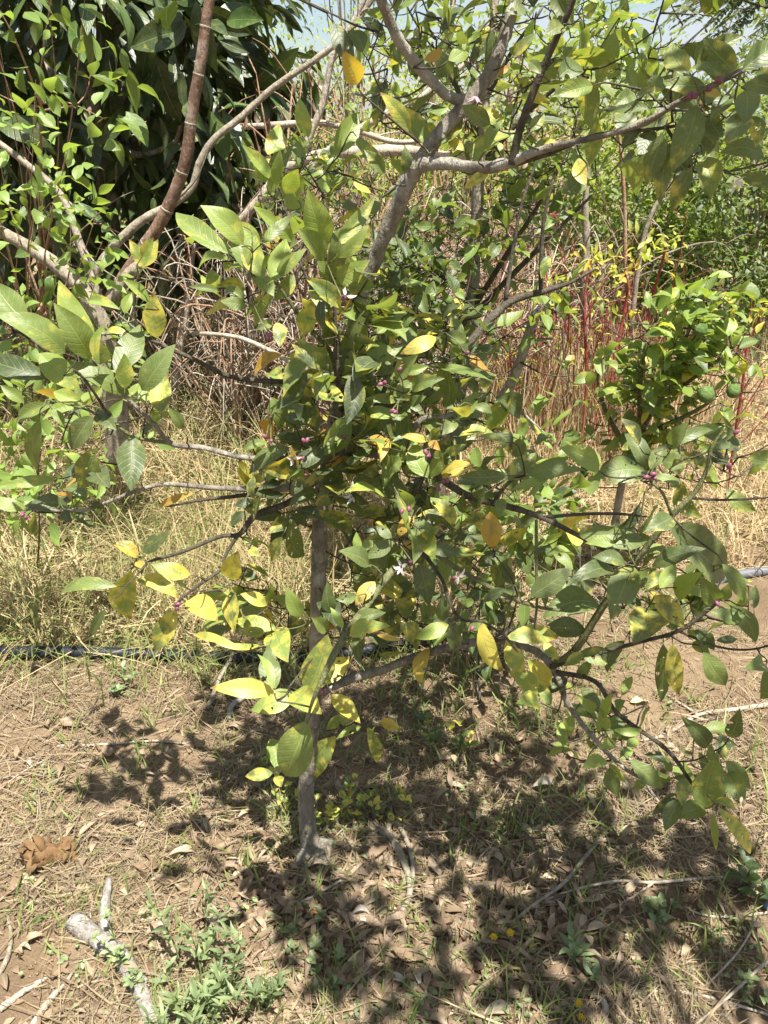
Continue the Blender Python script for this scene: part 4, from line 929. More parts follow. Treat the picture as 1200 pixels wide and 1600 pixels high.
# ---- second lemon tree behind
def citrus(name, label, limbs, fill, L, mat, fruits, group=None):
    g = None; sk = []
    t = None
    for i, (nm, pts) in enumerate(limbs):
        p3, rd = wpts(pts)
        if i == 0:
            p3[0][2] = float(H(p3[0][0], p3[0][1])) - .02
            t = tag(empty(name, p3[0]), label, 'lemon tree')
        mb = MB(); pos, rr = tube(mb, p3, rd, 9, 6, rough=.05); sk.append(np.column_stack([pos, rr]))
        mb.build(nm, M['grey_bark'] if nm == 'trunk' else (M['twig_green'] if 'citrus bush' in label else M['twig_dark']), t)
    sk = np.concatenate(sk); B, D, N, LL, T = [], [], [], [], []
    for cx, cy, ax, ay, Y0, Y1, cnt, yl, tn in fill:
        for _ in range(cnt):
            b = P(cx + rng.normal(0, ax * .6), cy + rng.normal(0, ay * .6), rng.uniform(Y0, Y1))
            if b[2] < H(b[0], b[1]) + .03: continue
            j = int(np.argmin(np.linalg.norm(sk[:, :3] - b, axis=1)))
            B.append(b); D.append(norm(norm(b - sk[j, :3]) * .6 + rng.normal(0, .6, 3) + np.array([0, 0, -.1]))); N.append(norm(np.array([0, -.2, 1.0]) + rng.normal(0, .45, 3)))
            LL.append(L * rng.uniform(.65, 1.2)); y = abs(rng.normal(yl, .1)) if rng.random() > .05 else .9
            T.append((min(1, y), min(1, max(0, rng.normal(tn, .22))), rng.random(), 0))
    B, D, N, LL, T = map(np.array, (B, D, N, LL, T))
    mb = MB(); leaves(mb, B, D, N, LL, LL * .48, None, None, T, rows=7, cols=5, wave=.05)
    grow_twigs(mb, np.vstack([sk]), B, D, 1, r0=.0016, r1=.0009)
    mb.build('crown', [mat, M['twig_dark']], t)
    for px, py, Y, r in fruits:
        c = P(px, py, Y); r = r * depth(c) / F
        mb = MB(); ball(mb, c, (r, r, r * 1.08), 16, 12, axis=norm(np.array([0, -.2, -1]) + rng.normal(0, .3, 3)), bump=.006)
        j = int(np.argmin(np.linalg.norm(sk[:, :3] - c, axis=1)))
        tube(mb, [c + np.array([0, 0, r * .95]), c + np.array([0, .01, r + .02]), (sk[j, :3] + c) / 2 + np.array([0, 0, .03]), sk[j, :3]], [.0016, .0014, .0014, .0016], 5, 4, 1)
        mb.build('lime_fruit', [M['lime'], M['twig_green']], t)
    return t


citrus('lemon_tree', 'taller slim lemon tree behind, with an upright grey trunk and small dark leaves', [
    ('trunk', [(672, 870, 2.6, 10), (682, 790, 2.6, 10), (705, 680, 2.6, 10), (728, 560, 2.6, 10), (737, 470, 2.6, 10), (744, 360, 2.6, 9.5), (750, 250, 2.6, 9), (758, 150, 2.62, 8), (770, 50, 2.65, 7), (778, -60, 2.68, 5)]),
    ('branch', [(690, 596, 2.1, 7), (720, 555, 2.12, 7), (760, 505, 2.15, 6.5), (800, 470, 2.18, 6), (850, 455, 2.2, 5), (890, 442, 2.2, 3), (930, 420, 2.2, 2)]),
    ('branch', [(728, 560, 2.6, 6), (700, 600, 2.35, 6), (688, 600, 2.1, 6)]),
    ('branch', [(740, 480, 2.6, 5), (790, 400, 2.5, 4), (835, 330, 2.5, 3.2), (870, 270, 2.5, 2.5), (900, 200, 2.5, 2)]),
    ('branch', [(735, 500, 2.6, 5), (790, 440, 2.55, 4.5), (840, 390, 2.5, 4), (880, 350, 2.5, 3), (930, 300, 2.5, 2)]),
    ('branch', [(845, 455, 2.2, 4), (846, 400, 2.2, 3.4), (850, 340, 2.2, 3), (865, 280, 2.2, 2)]),
    ('branch', [(790, 470, 2.18, 3.5), (800, 400, 2.2, 3), (815, 320, 2.2, 2.4), (840, 250, 2.22, 2)]),
    ('branch', [(736, 480, 2.6, 5), (690, 430, 2.5, 4), (650, 400, 2.45, 3.4), (610, 370, 2.4, 2.4)]),
    ('branch', [(732, 530, 2.6, 5), (680, 500, 2.5, 4), (630, 490, 2.4, 3), (590, 500, 2.35, 2)]),
    ('branch', [(752, 230, 2.6, 5), (720, 150, 2.6, 4), (680, 80, 2.6, 3), (640, 20, 2.6, 2)]),
    ('branch', [(750, 260, 2.6, 4.5), (820, 180, 2.6, 4), (890, 120, 2.55, 3), (960, 70, 2.5, 2)]),
    ('branch', [(757, 160, 2.62, 4), (800, 80, 2.6, 3), (850, 10, 2.6, 2)])],
    [(625, 430, 75, 60, 2.2, 2.7, 230, .05, .1), (700, 520, 80, 55, 2.2, 2.7, 140, .06, .2), (600, 510, 60, 35, 2.2, 2.5, 70, .05, .15), (720, 380, 90, 60, 2.3, 2.8, 90, .1, .3), (800, 330, 80, 100, 2.3, 2.7, 80, .1, .5), (840, 250, 60, 60, 2.3, 2.7, 60, .15, .6), (650, 90, 90, 80, 2.4, 2.8, 80, .12, .55), (760, 90, 90, 90, 2.4, 2.8, 70, .1, .5), (900, 90, 80, 80, 2.3, 2.7, 90, .15, .8), (980, 50, 60, 50, 2.2, 2.6, 40, .15, .85), (860, 460, 50, 40, 2.1, 2.4, 22, .25, .6), (720, -80, 200, 60, 2.4, 2.8, 120, .1, .5), (500, 270, 60, 50, 2.4, 2.7, 50, .08, .5), (870, 560, 60, 50, 2.1, 2.5, 10, .3, .6)],
    .068, M['back_lemon_leaf'], [(610, 491, 2.3, 9), (765, 517, 2.15, 8), (583, 540, 2.25, 8), (700, 470, 2.4, 7)])
citrus('lemon_tree', 'small citrus bush with two round green limes before the dry grass', [
    ('trunk', [(962, 800, 2.7, 6), (975, 740, 2.65, 5.5), (1000, 680, 2.6, 5), (1030, 620, 2.55, 4.2), (1060, 560, 2.5, 3.4), (1085, 490, 2.5, 2)]),
    ('branch', [(1030, 620, 2.55, 5), (1070, 600, 2.5, 4), (1110, 570, 2.45, 3), (1150, 550, 2.42, 2)]),
    ('branch', [(1000, 680, 2.6, 5), (1050, 660, 2.5, 4), (1090, 640, 2.45, 3), (1120, 620, 2.42, 2)]),
    ('branch', [(985, 710, 2.62, 5), (950, 650, 2.6, 4), (935, 600, 2.58, 3), (940, 560, 2.55, 2)]),
    ('branch', [(1000, 690, 2.6, 4), (1000, 600, 2.5, 3.4), (1010, 530, 2.48, 2.6)])],
    [(1080, 490, 55, 45, 2.35, 2.6, 95, .12, .95), (1045, 570, 75, 60, 2.35, 2.65, 135, .15, .85), (1110, 560, 60, 45, 2.35, 2.55, 65, .15, .8), (985, 620, 50, 50, 2.45, 2.7, 45, .25, .8), (990, 700, 60, 45, 2.45, 2.7, 55, .05, .25), (1060, 680, 60, 50, 2.4, 2.6, 60, .3, .7), (1120, 470, 40, 30, 2.4, 2.55, 26, .2, .8)],
    .075, M['back_lemon_leaf'], [(1103, 616, 2.24, 13), (1146, 611, 2.24, 10.5), (1095, 516, 2.26, 10)])
bush('lemon_seedling', 'low dark leaved citrus shoot growing under the lemon branches', 'seedling', P(770, 870, 1.95), (.26, .2, .24), 170, .07, M['back_lemon_leaf'], M['twig_green'], base=G(760, 960), clumps=30, spread=.06, wl=.52, droop=.2, stems=16, stem_r=.005, tone=(.35, .25), rows=7, cols=5)
bush('lemon_seedling', 'bright leaved low citrus shoot behind the middle lemon branch', 'seedling', P(830, 770, 2.1), (.24, .2, .2), 110, .07, M['back_lemon_leaf'], M['twig_green'], base=G(830, 900), clumps=22, spread=.06, wl=.5, droop=.2, stems=12, stem_r=.005, tone=(.75, .2), rows=7, cols=5)

# ---- hedge and trees behind
bush('hedge_tree', 'dense dark green tree shading the far end of the dry grass', 'tree', P(1190, 330, 6.2), (.95, .8, 1.0), 5200, .065, M['hedge_leaf'], M['grey_bark'], clumps=170, spread=.13, wl=.45, stems=18, stem_r=.035, tone=(.25, .25), shell=.5)
bush('hedge_tree', 'tall dark tree with an open crown against the pale sky', 'tree', P(1230, 190, 7.2), (.95, .7, 1.3), 4200, .06, M['hedge_leaf'], M['grey_bark'], clumps=130, spread=.16, wl=.4, stems=18, stem_r=.035, tone=(.3, .25))
bush('hedge_tree', 'mid green bushy tree behind the purplish bare stem', 'tree', P(985, 280, 6.4), (.85, .7, .95), 4600, .065, M['hedge_leaf'], M['grey_bark'], clumps=150, spread=.14, wl=.42, stems=16, stem_r=.03, tone=(.55, .28))
bush('hedge_tree', 'light yellowish green bush below the citrus bough', 'tree', P(900, 230, 6.8), (.8, .6, .95), 3600, .06, M['yellow_hedge_leaf'], M['grey_bark'], clumps=120, spread=.14, wl=.4, stems=14, stem_r=.025, tone=(.45, .3))
bush('hedge_tree', 'thin leaved yellowish green bush behind the dead brush', 'tree', P(560, 190, 7.4), (1.0, .6, .95), 3600, .055, M['yellow_hedge_leaf'], M['grey_bark'], clumps=110, spread=.17, wl=.38, stems=16, stem_r=.022, tone=(.35, .3))
bush('hedge_tree', 'thin leaved green bush between the avocado tree and the brush', 'tree', P(440, 240, 6.6), (.65, .5, .62), 1800, .055, M['hedge_leaf'], M['grey_bark'], clumps=80, spread=.15, wl=.38, stems=14, stem_r=.02, tone=(.6, .3))
bush('hedge_tree', 'sparse yellow green bush behind the slim lemon trunk', 'tree', P(730, 220, 7.8), (1.0, .6, 1.0), 3400, .06, M['yellow_hedge_leaf'], M['grey_bark'], clumps=110, spread=.17, wl=.4, stems=16, stem_r=.022, tone=(.4, .3))
bush('slender_tree', 'slender feathery tree rising high against the sky beside the avocado', 'tree', P(545, 20, 9.0), (.4, .35, 1.3), 650, .06, M['yellow_hedge_leaf'], M['grey_bark'], clumps=60, spread=.12, wl=.35, stems=20, stem_r=.02, tone=(.3, .3))
bush('shade_bush', 'low dark bush in the shade at the far right of the dry grass', 'bush', P(1130, 430, 5.6), (.8, .4, .38), 2000, .06, M['hedge_leaf'], M['grey_bark'], clumps=70, spread=.12, wl=.45, stems=10, stem_r=.02, tone=(.2, .2))
bush('shade_bush', 'low green bush at the foot of the mid green tree', 'bush', P(960, 400, 6.0), (.7, .35, .35), 1500, .06, M['hedge_leaf'], M['grey_bark'], clumps=60, spread=.12, wl=.45, stems=10, stem_r=.02, tone=(.45, .3))
for px, Y, h, mt, lab in [(-260, 10.0, 3.2, 'hedge_leaf', 'far dark tree behind the avocado trees'), (200, 11.0, 3.0, 'hedge_leaf', 'far green tree behind the avocado trees'), (620, 11.5, 1.15, 'yellow_hedge_leaf', 'far pale bush low behind the dead brush'), (860, 10.5, 1.5, 'hedge_leaf', 'far green bush low behind the yellowish bush'), (1100, 11.0, 1.35, 'hedge_leaf', 'far dark bush low behind the mid green tree'), (1420, 9.5, 2.6, 'hedge_leaf', 'far dark tree beyond the open crowned one'), (420, 11.5, 1.2, 'hedge_leaf', 'far green bush low beside the avocado')]:
    c = P(px, 214, Y); c[2] = float(H(c[0], Y)) + h * .55
    bush('far_tree', lab, 'tree', c, (1.9, .9, h * .62), 3600, .10, M[mt], M['grey_bark'], clumps=110, spread=.25, wl=.42, stems=14, stem_r=.05, tone=(.35, .3))
# feathery branch of a tall tree hanging in at the top
t = tag(empty('feathery_tree', G(1500, 420)), 'blue green feathery leaved branch of a tall tree hanging in from above', 'tree'); base = np.array(t.location)
mb = MB(); tp = P(1330, -80, 5.0)
tube(mb, [base, (base + tp) / 2 + np.array([.2, 0, 0]), tp, P(1240, -60, 4.9), P(1150, 0, 4.8)], [.07, .05, .03, .02, .008], 8, 6, rough=.05); mb.build('trunk', M['grey_bark'], t)
B, D, N = [], [], []; mb = MB()
for i in range(34):
    a = P(rng.uniform(1110, 1300), rng.uniform(-90, 35), rng.uniform(4.6, 5.2)); d = norm(np.array([rng.normal(-.7, .4), rng.normal(0, .4), rng.normal(-.35, .25)])); L = rng.uniform(.28, .45)
    mid = a + d * L * .5 + np.array([0, 0, .02]); e = a + d * L + np.array([0, 0, -.05]); pos, _ = tube(mb, [a, mid, e], [.003, .0022, .001], 4, 9, mat=1)
    sdv = norm(np.cross(d, [0, 0, 1]))
    for q in pos[1:]:
        for sg in (-1, 1):
            B.append(q); D.append(norm(sdv * sg + d * .45 + np.array([0, 0, -.35]))); N.append(np.array([0, 0, 1.0]) + rng.normal(0, .2, 3))
n = len(B); leaves(mb, B, D, N, rng.uniform(.05, .075, n), .018, .05, .1, None, 5, 3)
mb.build('crown', [M['frond_leaf'], M['twig_dark']], t)

# ---- an unseen tree behind the viewer, its crown placed to shade the front
nb_c = np.array([.66, .50, 2.5])
t = tag(empty('unseen_shade_tree', (1.25, -.95, float(H(1.25, -.95)))), 'unseen citrus tree outside the picture, its crown placed to shade the litter', 'tree'); base = np.array(t.location)
mb = MB(); K = nb_c + ellipsoid(80, .1) * np.array([.66, .36, .15])
K = K[(np.hypot(K[:, 0] - .15, K[:, 1] - .54) > .17) & (np.hypot(K[:, 0] - .47, K[:, 1] - .60) > .15)][:30]  # gaps left in the crown so sun reaches the yellow leaf sprays
tube(mb, [base, base + np.array([.02, .1, 1.0]), base + np.array([-.15, .4, 2.0]), nb_c], [.06, .05, .035, .015], 8, 6, rough=.05)
for q in K: tube(mb, [base + np.array([-.15, .4, 2.0]), (base + np.array([-.15, .4, 2.1]) + q) / 2, q], [.014, .009, .003], 6, 4)
mb.build('trunk', M['lemon_bark'], t)
n = 310; ci = rng.integers(0, len(K), n); B = K[ci] + rng.normal(0, .065, (n, 3)) * np.array([1, 1, .6])
mb = MB(); leaves(mb, B, norm(rng.normal(0, 1, (n, 3)) * np.array([1, 1, .4])), rng.normal(0, .35, (n, 3)) + np.array([0, 0, 1.0]), rng.uniform(.06, .11, n), .045, None, None, np.column_stack([np.abs(rng.normal(.1, .1, n)), rng.random(n) * .6, rng.random(n), np.zeros(n)]), 6, 5)
mb.build('crown', M['lemon_leaf'], t)

# ================================================================== THE ORCHARD FLOOR
def in_el(px, py, els):
    r = np.full(np.shape(px), 9.0)
    for cx, cy, a, b in els:
        r = np.minimum(r, ((px - cx) / a) ** 2 + ((py - cy) / b) ** 2)
    return r


BARE = [(230, 1185, 120, 75), (900, 1500, 130, 110), (1080, 1440, 110, 60), (760, 1090, 190, 55), (1060, 1060, 150, 60), (560, 1190, 90, 60), (860, 1190, 90, 60), (420, 1380, 60, 40), (70, 1500, 90, 60), (1010, 1100, 120, 60)]
BARE_W = []
for cx, cy, a, b in BARE:          # as patches on the ground itself
    c = G(cx, cy); e1 = G(cx + a, cy); e2 = G(cx, cy - b); BARE_W.append((c[0], c[1], abs(e1[0] - c[0]), abs(e2[1] - c[1])))


def bareness(x, y):
    r = np.full(np.shape(x), 9.0)
    wob = .25 * np.sin(x * 23 + 3 * np.sin(y * 17)) + .2 * np.sin(y * 31 + x * 9)
    for cx, cy, a, b in BARE_W:
        r = np.minimum(r, ((x - cx) / a) ** 2 + ((y - cy) / b) ** 2)
    return np.clip(1.25 - r + wob, 0, 1)


PL = [G(-60, 1026), G(120, 1028), G(270, 1030), G(420, 1036), G(520, 1032), G(700, 1000), G(860, 955), G(1000, 930), G(1150, 904), G(1290, 884)]


def pipe_y(x):
    xs = np.array([p[0] for p in PL]); ys = np.array([p[1] for p in PL])
    return np.interp(x, xs, ys)


def scatter(n, r0, r1, half=34):
    """points on the ground, thinning with distance"""
    r = np.exp(rng.uniform(math.log(r0), math.log(r1), n)); a = rng.uniform(-half, half, n) * math.pi / 180
    x = r * np.sin(a); y = r * np.cos(a)
    return x, y


def field(x, y, s=1.0):
    return .5 + .25 * np.sin(x * 5.1 * s + 2 * np.sin(y * 3.3 * s)) + .25 * np.sin(y * 6.3 * s + 1.7 * np.sin(x * 4.1 * s + 1))


# tall dry grass beyond the pipe
x, y = scatter(92000, 1.7, 9.5)
py_ = pipe_y(x)
patch = field(x, y)
keep = (y > py_ + .045) & (rng.random(len(x)) < (.12 + 1.0 * np.clip(1.6 * field(x + .3, y, 2.6) - .25, 0, 1)) * (1 - .8 * bareness(x, y)))
right_dirt = (x > .55) & (y < 2.7)
under = (np.abs(x - .1) < .38) & (y < 2.5)
keep &= ~(right_dirt & (rng.random(len(x)) < .75)) & ~(under & (rng.random(len(x)) < .6))
x, y, patch = x[keep], y[keep], patch[keep]
q = G(890, 690); m_ = 2600      # tall straw among the red stems
x = np.concatenate([x, q[0] + rng.normal(0, .42, m_)]); y = np.concatenate([y, q[1] + rng.normal(0, .35, m_)]); patch = np.concatenate([patch, np.full(m_, .9)])
n = len(x); z = H(x, y)
far = np.clip((y - 2) / 3, 0, 1)
L = rng.uniform(.10, .40, n) * (.7 + .7 * patch) * np.where(x > .6, .75, 1) * (1 + .5 * far)
lean0 = np.abs(rng.normal(.4, .45, n)); lean1 = lean0 + rng.uniform(.3, 2.6, n)
L[-m_:] = rng.uniform(.25, .75, m_); lean0[-m_:] = np.abs(rng.normal(.1, .15, m_)); lean1[-m_:] = lean0[-m_:] + rng.uniform(.1, .9, m_)
flat = (rng.random(n) < .5) & (np.arange(n) < n - m_)
lean0[flat] = rng.uniform(1.1, 1.5, flat.sum()); lean1[flat] = rng.uniform(1.45, 1.75, flat.sum())
gr = np.where((x < -.1) & (y < 5), .34, .06)
isg = rng.random(n) < gr * (patch > .35) * 1.3
ti = np.column_stack([np.clip(rng.beta(1.1, 1.7, n), 0, 1), np.where(isg, rng.uniform(.5, 1, n), rng.uniform(0, .12, n)), rng.random(n), np.zeros(n)])
mb = MB(); blades(mb, np.column_stack([x, y, z]), rng.uniform(0, 6.28, n), L, np.exp(rng.normal(-5.68, .4, n)) * (1 + .3 * far), lean0, lean1, ti, 4)
tag(mb.build('dry_grass', M['straw']), 'tall straw coloured dry grass beyond the black pipe', 'dry grass', kind='stuff')

# clippings of dry grass and straw lying on the soil
x, y = scatter(72000, .82, 2.7, 36)
bb = bareness(x, y); f2 = field(x, y, 1.6)
keep = rng.random(len(x)) < (.3 + .85 * f2) * (1 - .85 * bb) * (1 - .6 * np.exp(-((x - .05) / .45) ** 2 - ((y - 1.15) / .25) ** 2))
x, y = x[keep], y[keep]; n = len(x); z = H(x, y) + rng.uniform(.001, .016, n)
ti = np.column_stack([np.clip(rng.beta(1.1, 1.2, n), 0, 1), rng.random(n) ** 3 * .8, rng.random(n), np.zeros(n)])
lean0 = rng.uniform(1.2, 1.62, n); lean1 = lean0 + rng.normal(.08, .3, n)
mb = MB(); blades(mb, np.column_stack([x, y, z]), rng.uniform(0, 6.28, n), np.exp(rng.normal(-3.1, .55, n)), np.exp(rng.normal(-6.15, .4, n)), lean0, lean1, ti, 3)
tag(mb.build('straw_litter', M['straw_bits']), 'cut dry grass lying over the bare soil', 'straw', kind='stuff')

# green grass: tufts by the pipe, by the weeds and through the dry grass
tuf = [(170, 1060, 8, .09), (215, 1075, 8, .09), (330, 1065, 16, .13), (390, 1075, 20, .14), (430, 1095, 14, .12), (300, 1040, 12, .12), (460, 1060, 12, .12), (90, 1425, 22, .06), (130, 1430, 20, .06), (50, 1425, 16, .05), (190, 1420, 14, .06),
       (370, 1350, 10, .10), (400, 1360, 8, .09), (250, 1170, 8, .05), (210, 1220, 10, .07), (280, 1240, 8, .06), (70, 1270, 6, .06), (830, 1130, 16, .10), (860, 1150, 18, .10), (800, 1110, 12, .09), (870, 1260, 14, .12), (930, 1310, 16, .13), (960, 1240, 10, .1), (790, 1310, 12, .12), (820, 1330, 8, .1),
       (1160, 1190, 14, .13), (1190, 1260, 14, .14), (1180, 1330, 12, .12), (1170, 1480, 14, .12), (1190, 1530, 10, .12), (720, 1290, 10, .08), (560, 1160, 8, .08), (640, 1100, 12, .09), (700, 1130, 10, .09), (640, 1045, 14, .12), (430, 1240, 10, .07), (320, 1280, 10, .08), (800, 1570, 16, .1), (760, 1590, 12, .1), (840, 1590, 12, .1), (520, 1580, 8, .06), (1090, 1540, 8, .08),
       (240, 900, 30, .22), (290, 860, 36, .24), (330, 830, 30, .24), (60, 860, 36, .25), (20, 890, 30, .25), (150, 850, 30, .22), (200, 830, 30, .24), (350, 640, 40, .25), (380, 600, 40, .25), (320, 620, 40, .25), (420, 650, 30, .22), (270, 960, 24, .16), (310, 980, 24, .16), (30, 960, 16, .14), (110, 960, 20, .16), (1000, 1050, 8, .06), (1060, 1105, 10, .06)]
X, Y_, Ln = [], [], []
for px in list(range(-40, 640, 6)):      # grass leaning over the pipe
    if 50 < px < 275 and rng.random() < .75: continue
    tuf.append((px, 1040 + rng.uniform(-18, 14), int(rng.integers(1, 5)), rng.uniform(.06, .17)))
for px, py, c, ln in tuf:
    g = G(px, py); s_ = .045 if py > 1030 else .09
    X += list(g[0] + rng.normal(0, s_, c)); Y_ += list(g[1] + rng.normal(0, s_, c)); Ln += list(ln * rng.uniform(.5, 1.15, c))
for _ in range(380):
    a, b = scatter(1, .85, 2.4, 33); c = int(rng.integers(2, 9)); X += list(a + rng.normal(0, .02, c)); Y_ += list(b + rng.normal(0, .02, c)); Ln += list(rng.uniform(.025, .075, c))
for _ in range(140):
    q = G(rng.normal(560, 260), rng.uniform(1120, 1600)); c = int(rng.integers(3, 10)); X += list(q[0] + rng.normal(0, .022, c)); Y_ += list(q[1] + rng.normal(0, .022, c)); Ln += list(rng.uniform(.02, .085, c))
for _ in range(170):
    a, b = scatter(1, 2.0, 4.5, 33); c = int(rng.integers(6, 18)); a = a - .35
    X += list(a + rng.normal(0, .07, c)); Y_ += list(b + rng.normal(0, .07, c)); Ln += list(rng.uniform(.08, .24, c))
x, y, L = np.array(X), np.array(Y_), np.array(Ln); n = len(x)
lean0 = np.abs(rng.normal(.45, .3, n)); lean1 = lean0 + rng.uniform(.2, 1.1, n)
ti = np.column_stack([rng.random(n), np.clip(rng.normal(.12, .2, n), 0, 1), rng.random(n), np.zeros(n)])
mb = MB(); blades(mb, np.column_stack([x, y, H(x, y)]), rng.uniform(0, 6.28, n), L, rng.uniform(.003, .0065, n), lean0, lean1, ti, 5)
tag(mb.build('green_grass', M['green_grass']), 'short tufts of green grass growing through the dry litter', 'grass', kind='stuff')

# tiny creeping leaves over the litter
cl = [(480, 1480, 60), (560, 1570, 70), (790, 1590, 90), (1000, 1440, 30), (250, 1500, 60), (640, 1110, 40), (450, 1260, 70), (700, 1560, 60), (300, 1590, 90), (130, 1500, 40), (520, 1300, 60), (830, 1140, 40), (60, 1230, 30), (860, 1300, 40), (1150, 1480, 40), (400, 1440, 60), (640, 1590, 60), (720, 1250, 30)]
C_ = []
for px, py, c in cl:
    q = G(px, py); C_ += [q + np.array([rng.normal(0, .05), rng.normal(0, .045), 0]) for _ in range(c)]
C_ = np.array(C_); n = len(C_); C_[:, 2] = H(C_[:, 0], C_[:, 1]) + rng.uniform(.004, .022, n)
mb = MB(); leaves(mb, C_, np.column_stack([rng.normal(0, 1, (n, 2)), rng.uniform(-.1, .6, n)]), rng.normal(0, .35, (n, 3)) + np.array([0, 0, 1]), rng.uniform(.008, .02, n), rng.uniform(.006, .011, n), None, None, np.column_stack([np.abs(rng.normal(.05, .1, n)), rng.random(n), rng.random(n), np.zeros(n)]), 5, 3)
tag(mb.build('creeping_weeds', M['weed_leaf']), 'tiny green creeping leaves spread over the litter', 'ground cover', kind='stuff')

# crumbs of soil
x, y = scatter(9000, .82, 2.6, 36)
keep = rng.random(len(x)) < .25 + .75 * bareness(x, y); x, y = x[keep], y[keep]; n = len(x)
r = rng.gamma(1.6, .0014, n) + .0012
th = np.array([[-1, -1, -1], [1, -1, -1], [1, 1, -1], [-1, 1, -1], [-1, -1, 1], [1, -1, 1], [1, 1, 1], [-1, 1, 1]]) * .62
V = th[None] * r[:, None, None] * rng.uniform(.6, 1.25, (n, 8, 3)) + np.stack([x, y, H(x, y) + r * .3], -1)[:, None]
q = np.array([[0, 3, 2, 1], [4, 5, 6, 7], [0, 1, 5, 4], [1, 2, 6, 5], [2, 3, 7, 6], [3, 0, 4, 7]])
mb = MB(); mb.add(V.reshape(-1, 3), (q[None] + (np.arange(n) * 8)[:, None, None]).reshape(-1, 4))
tag(mb.build('soil_crumbs', M['clod']), 'loose crumbs of brown soil', 'soil', kind='stuff')


# fallen leaves: broken bits as one mass, the whole ones one by one
def litter_pt(k):
    while True:
        if k < .78: px, py = rng.normal(610, 175), rng.normal(1480, 120)
        else: px, py = rng.uniform(0, 1200), rng.uniform(1080, 1640)
        if 1130 < py < 1660 and -30 < px < 1230: return G(px, py)


pts = np.array([litter_pt(rng.random()) for _ in range(3200)]); n = len(pts)
mb = MB(); leaves(mb, pts + np.column_stack([np.zeros((n, 2)), rng.uniform(.002, .016, n)]), np.column_stack([rng.normal(0, 1, (n, 2)), rng.normal(0, .12, n)]), rng.normal(0, .4, (n, 3)) + np.array([0, 0, 1]), rng.uniform(.018, .06, n), rng.uniform(.006, .02, n), rng.normal(.05, .15, n), np.abs(rng.normal(.3, .3, n)), np.column_stack([rng.random(n), rng.random(n) ** 2, rng.random(n), np.zeros(n)]), 5, 3)
tag(mb.build('leaf_litter', M['dead_leaf']), 'broken brown leaf litter under the lemon tree', 'leaf litter', kind='stuff')

KINDS = []
for i in range(15):
    mb = MB(); L = rng.uniform(.045, .08); curl = rng.choice([-1, 1]) * rng.uniform(.1, .38)
    leaves(mb, [[-L / 2, 0, .004]], [[1, 0, 0]], [[0, 0, 1]], [L], [L * rng.uniform(.32, .46)], [curl], [rng.uniform(.3, 1.3)], [[rng.random(), rng.random() ** 2 * .9, .5, 0]], 11, 7, 0, 0, .12, .03)
    mt = ['dead_leaf', 'dead_leaf', 'dead_leaf', 'pale_dead_leaf', 'pale_dead_leaf'][i % 5]
    lo = mb.v[0][:, 2].min(); mb.v[0][:, 2] -= lo
    KINDS.append((mb.mesh('fallen_leaf', [M[mt]]), mt))
cream = []
for i in range(3):
    mb = MB(); L = rng.uniform(.06, .075)
    leaves(mb, [[-L / 2, 0, .004]], [[1, 0, 0]], [[0, 0, 1]], [L], [L * .46], [rng.uniform(.05, .15)], [.4], [[rng.random(), .2, .5, 0]], 11, 7, 0, 0, .1, .03)
    mb.v[0][:, 2] -= mb.v[0][:, 2].min(); cream.append(mb.mesh('fallen_leaf', [M['cream_dead_leaf']]))


def put_leaf(me, g, rz, s_, lab, group=None, tilt=.3):
    o = bpy.data.objects.new('fallen_leaf', me); COL.objects.link(o)
    o.location = (g[0], g[1], float(H(g[0], g[1])) + .004 + rng.uniform(0, .006)); o.rotation_euler = (rng.normal(0, tilt), rng.normal(0, tilt * .5), rz); o.scale = (s_, s_, s_)
    tag(o, lab, 'fallen leaf', group); return o


for i in range(285):
    g = litter_pt(rng.random()); me, mt = KINDS[int(rng.choice(15, p=np.array([1.45 if k % 5 < 3 else .325 for k in range(15)]) / 15))] if True else None
    if mt == 'dead_leaf': put_leaf(me, g, rng.uniform(0, 6.28), rng.uniform(.7, 1.15), 'curled brown dry leaf in the litter under the lemon tree', 'brown fallen leaves')
    else: put_leaf(me, g, rng.uniform(0, 6.28), rng.uniform(.55, 1.0), 'pale tan dry leaf in the litter under the lemon tree', 'pale fallen leaves')
PL_ = [k for k, m_ in KINDS if m_ == 'pale_dead_leaf']
for px, py, me, s_, rz, lab in [(495, 1359, PL_[0], 1.0, .1, 'large pinkish pale leaf lying beside the lemon trunk'), (848, 1232, PL_[1], 1.2, .2, 'large silvery pale leaf on the shaded litter below the lemon boughs'), (885, 1238, KINDS[0][0], 1.0, 2.9, 'tan leaf lying beside the large silvery leaf'), (560, 1508, cream[0], 1.25, .8, 'cream yellow leaf lying open in the litter near the green weed'), (605, 1428, cream[1], .9, .3, 'small round cream leaf beside the bent grey runners'), (580, 1575, cream[2], 1.1, .2, 'cream yellow leaf curled at the very front of the litter'),
                                (40, 1376, cream[0], .9, -.1, 'yellowish leaf lying on the sunlit soil below the dry pods'), (825, 1370, KINDS[1][0], 1.15, 1.3, 'tall curled tan leaf standing up in the litter'), (770, 1342, cream[2], .7, .4, 'small pale yellow leaf lying above the curled tan one'), (880, 1472, PL_[2 % len(PL_)], .9, 2.3, 'grey white leaf lying on the bare soil near the forked twig'), (700, 1062, PL_[0], .8, .3, 'whitish leaf lying on the soil behind the grey low branch'), (1000, 1100, cream[1], 1.1, .1, 'cream crumpled leaf on the sunlit dirt'), (1140, 1140, KINDS[2][0], 1.1, .4, 'reddish brown leaf lying on the sunlit dirt'), (605, 1690, cream[0], .8, 1, 'cream leaf at the near edge of the litter')]:
    put_leaf(me, G(px, py), rz, s_, lab, None, .15)

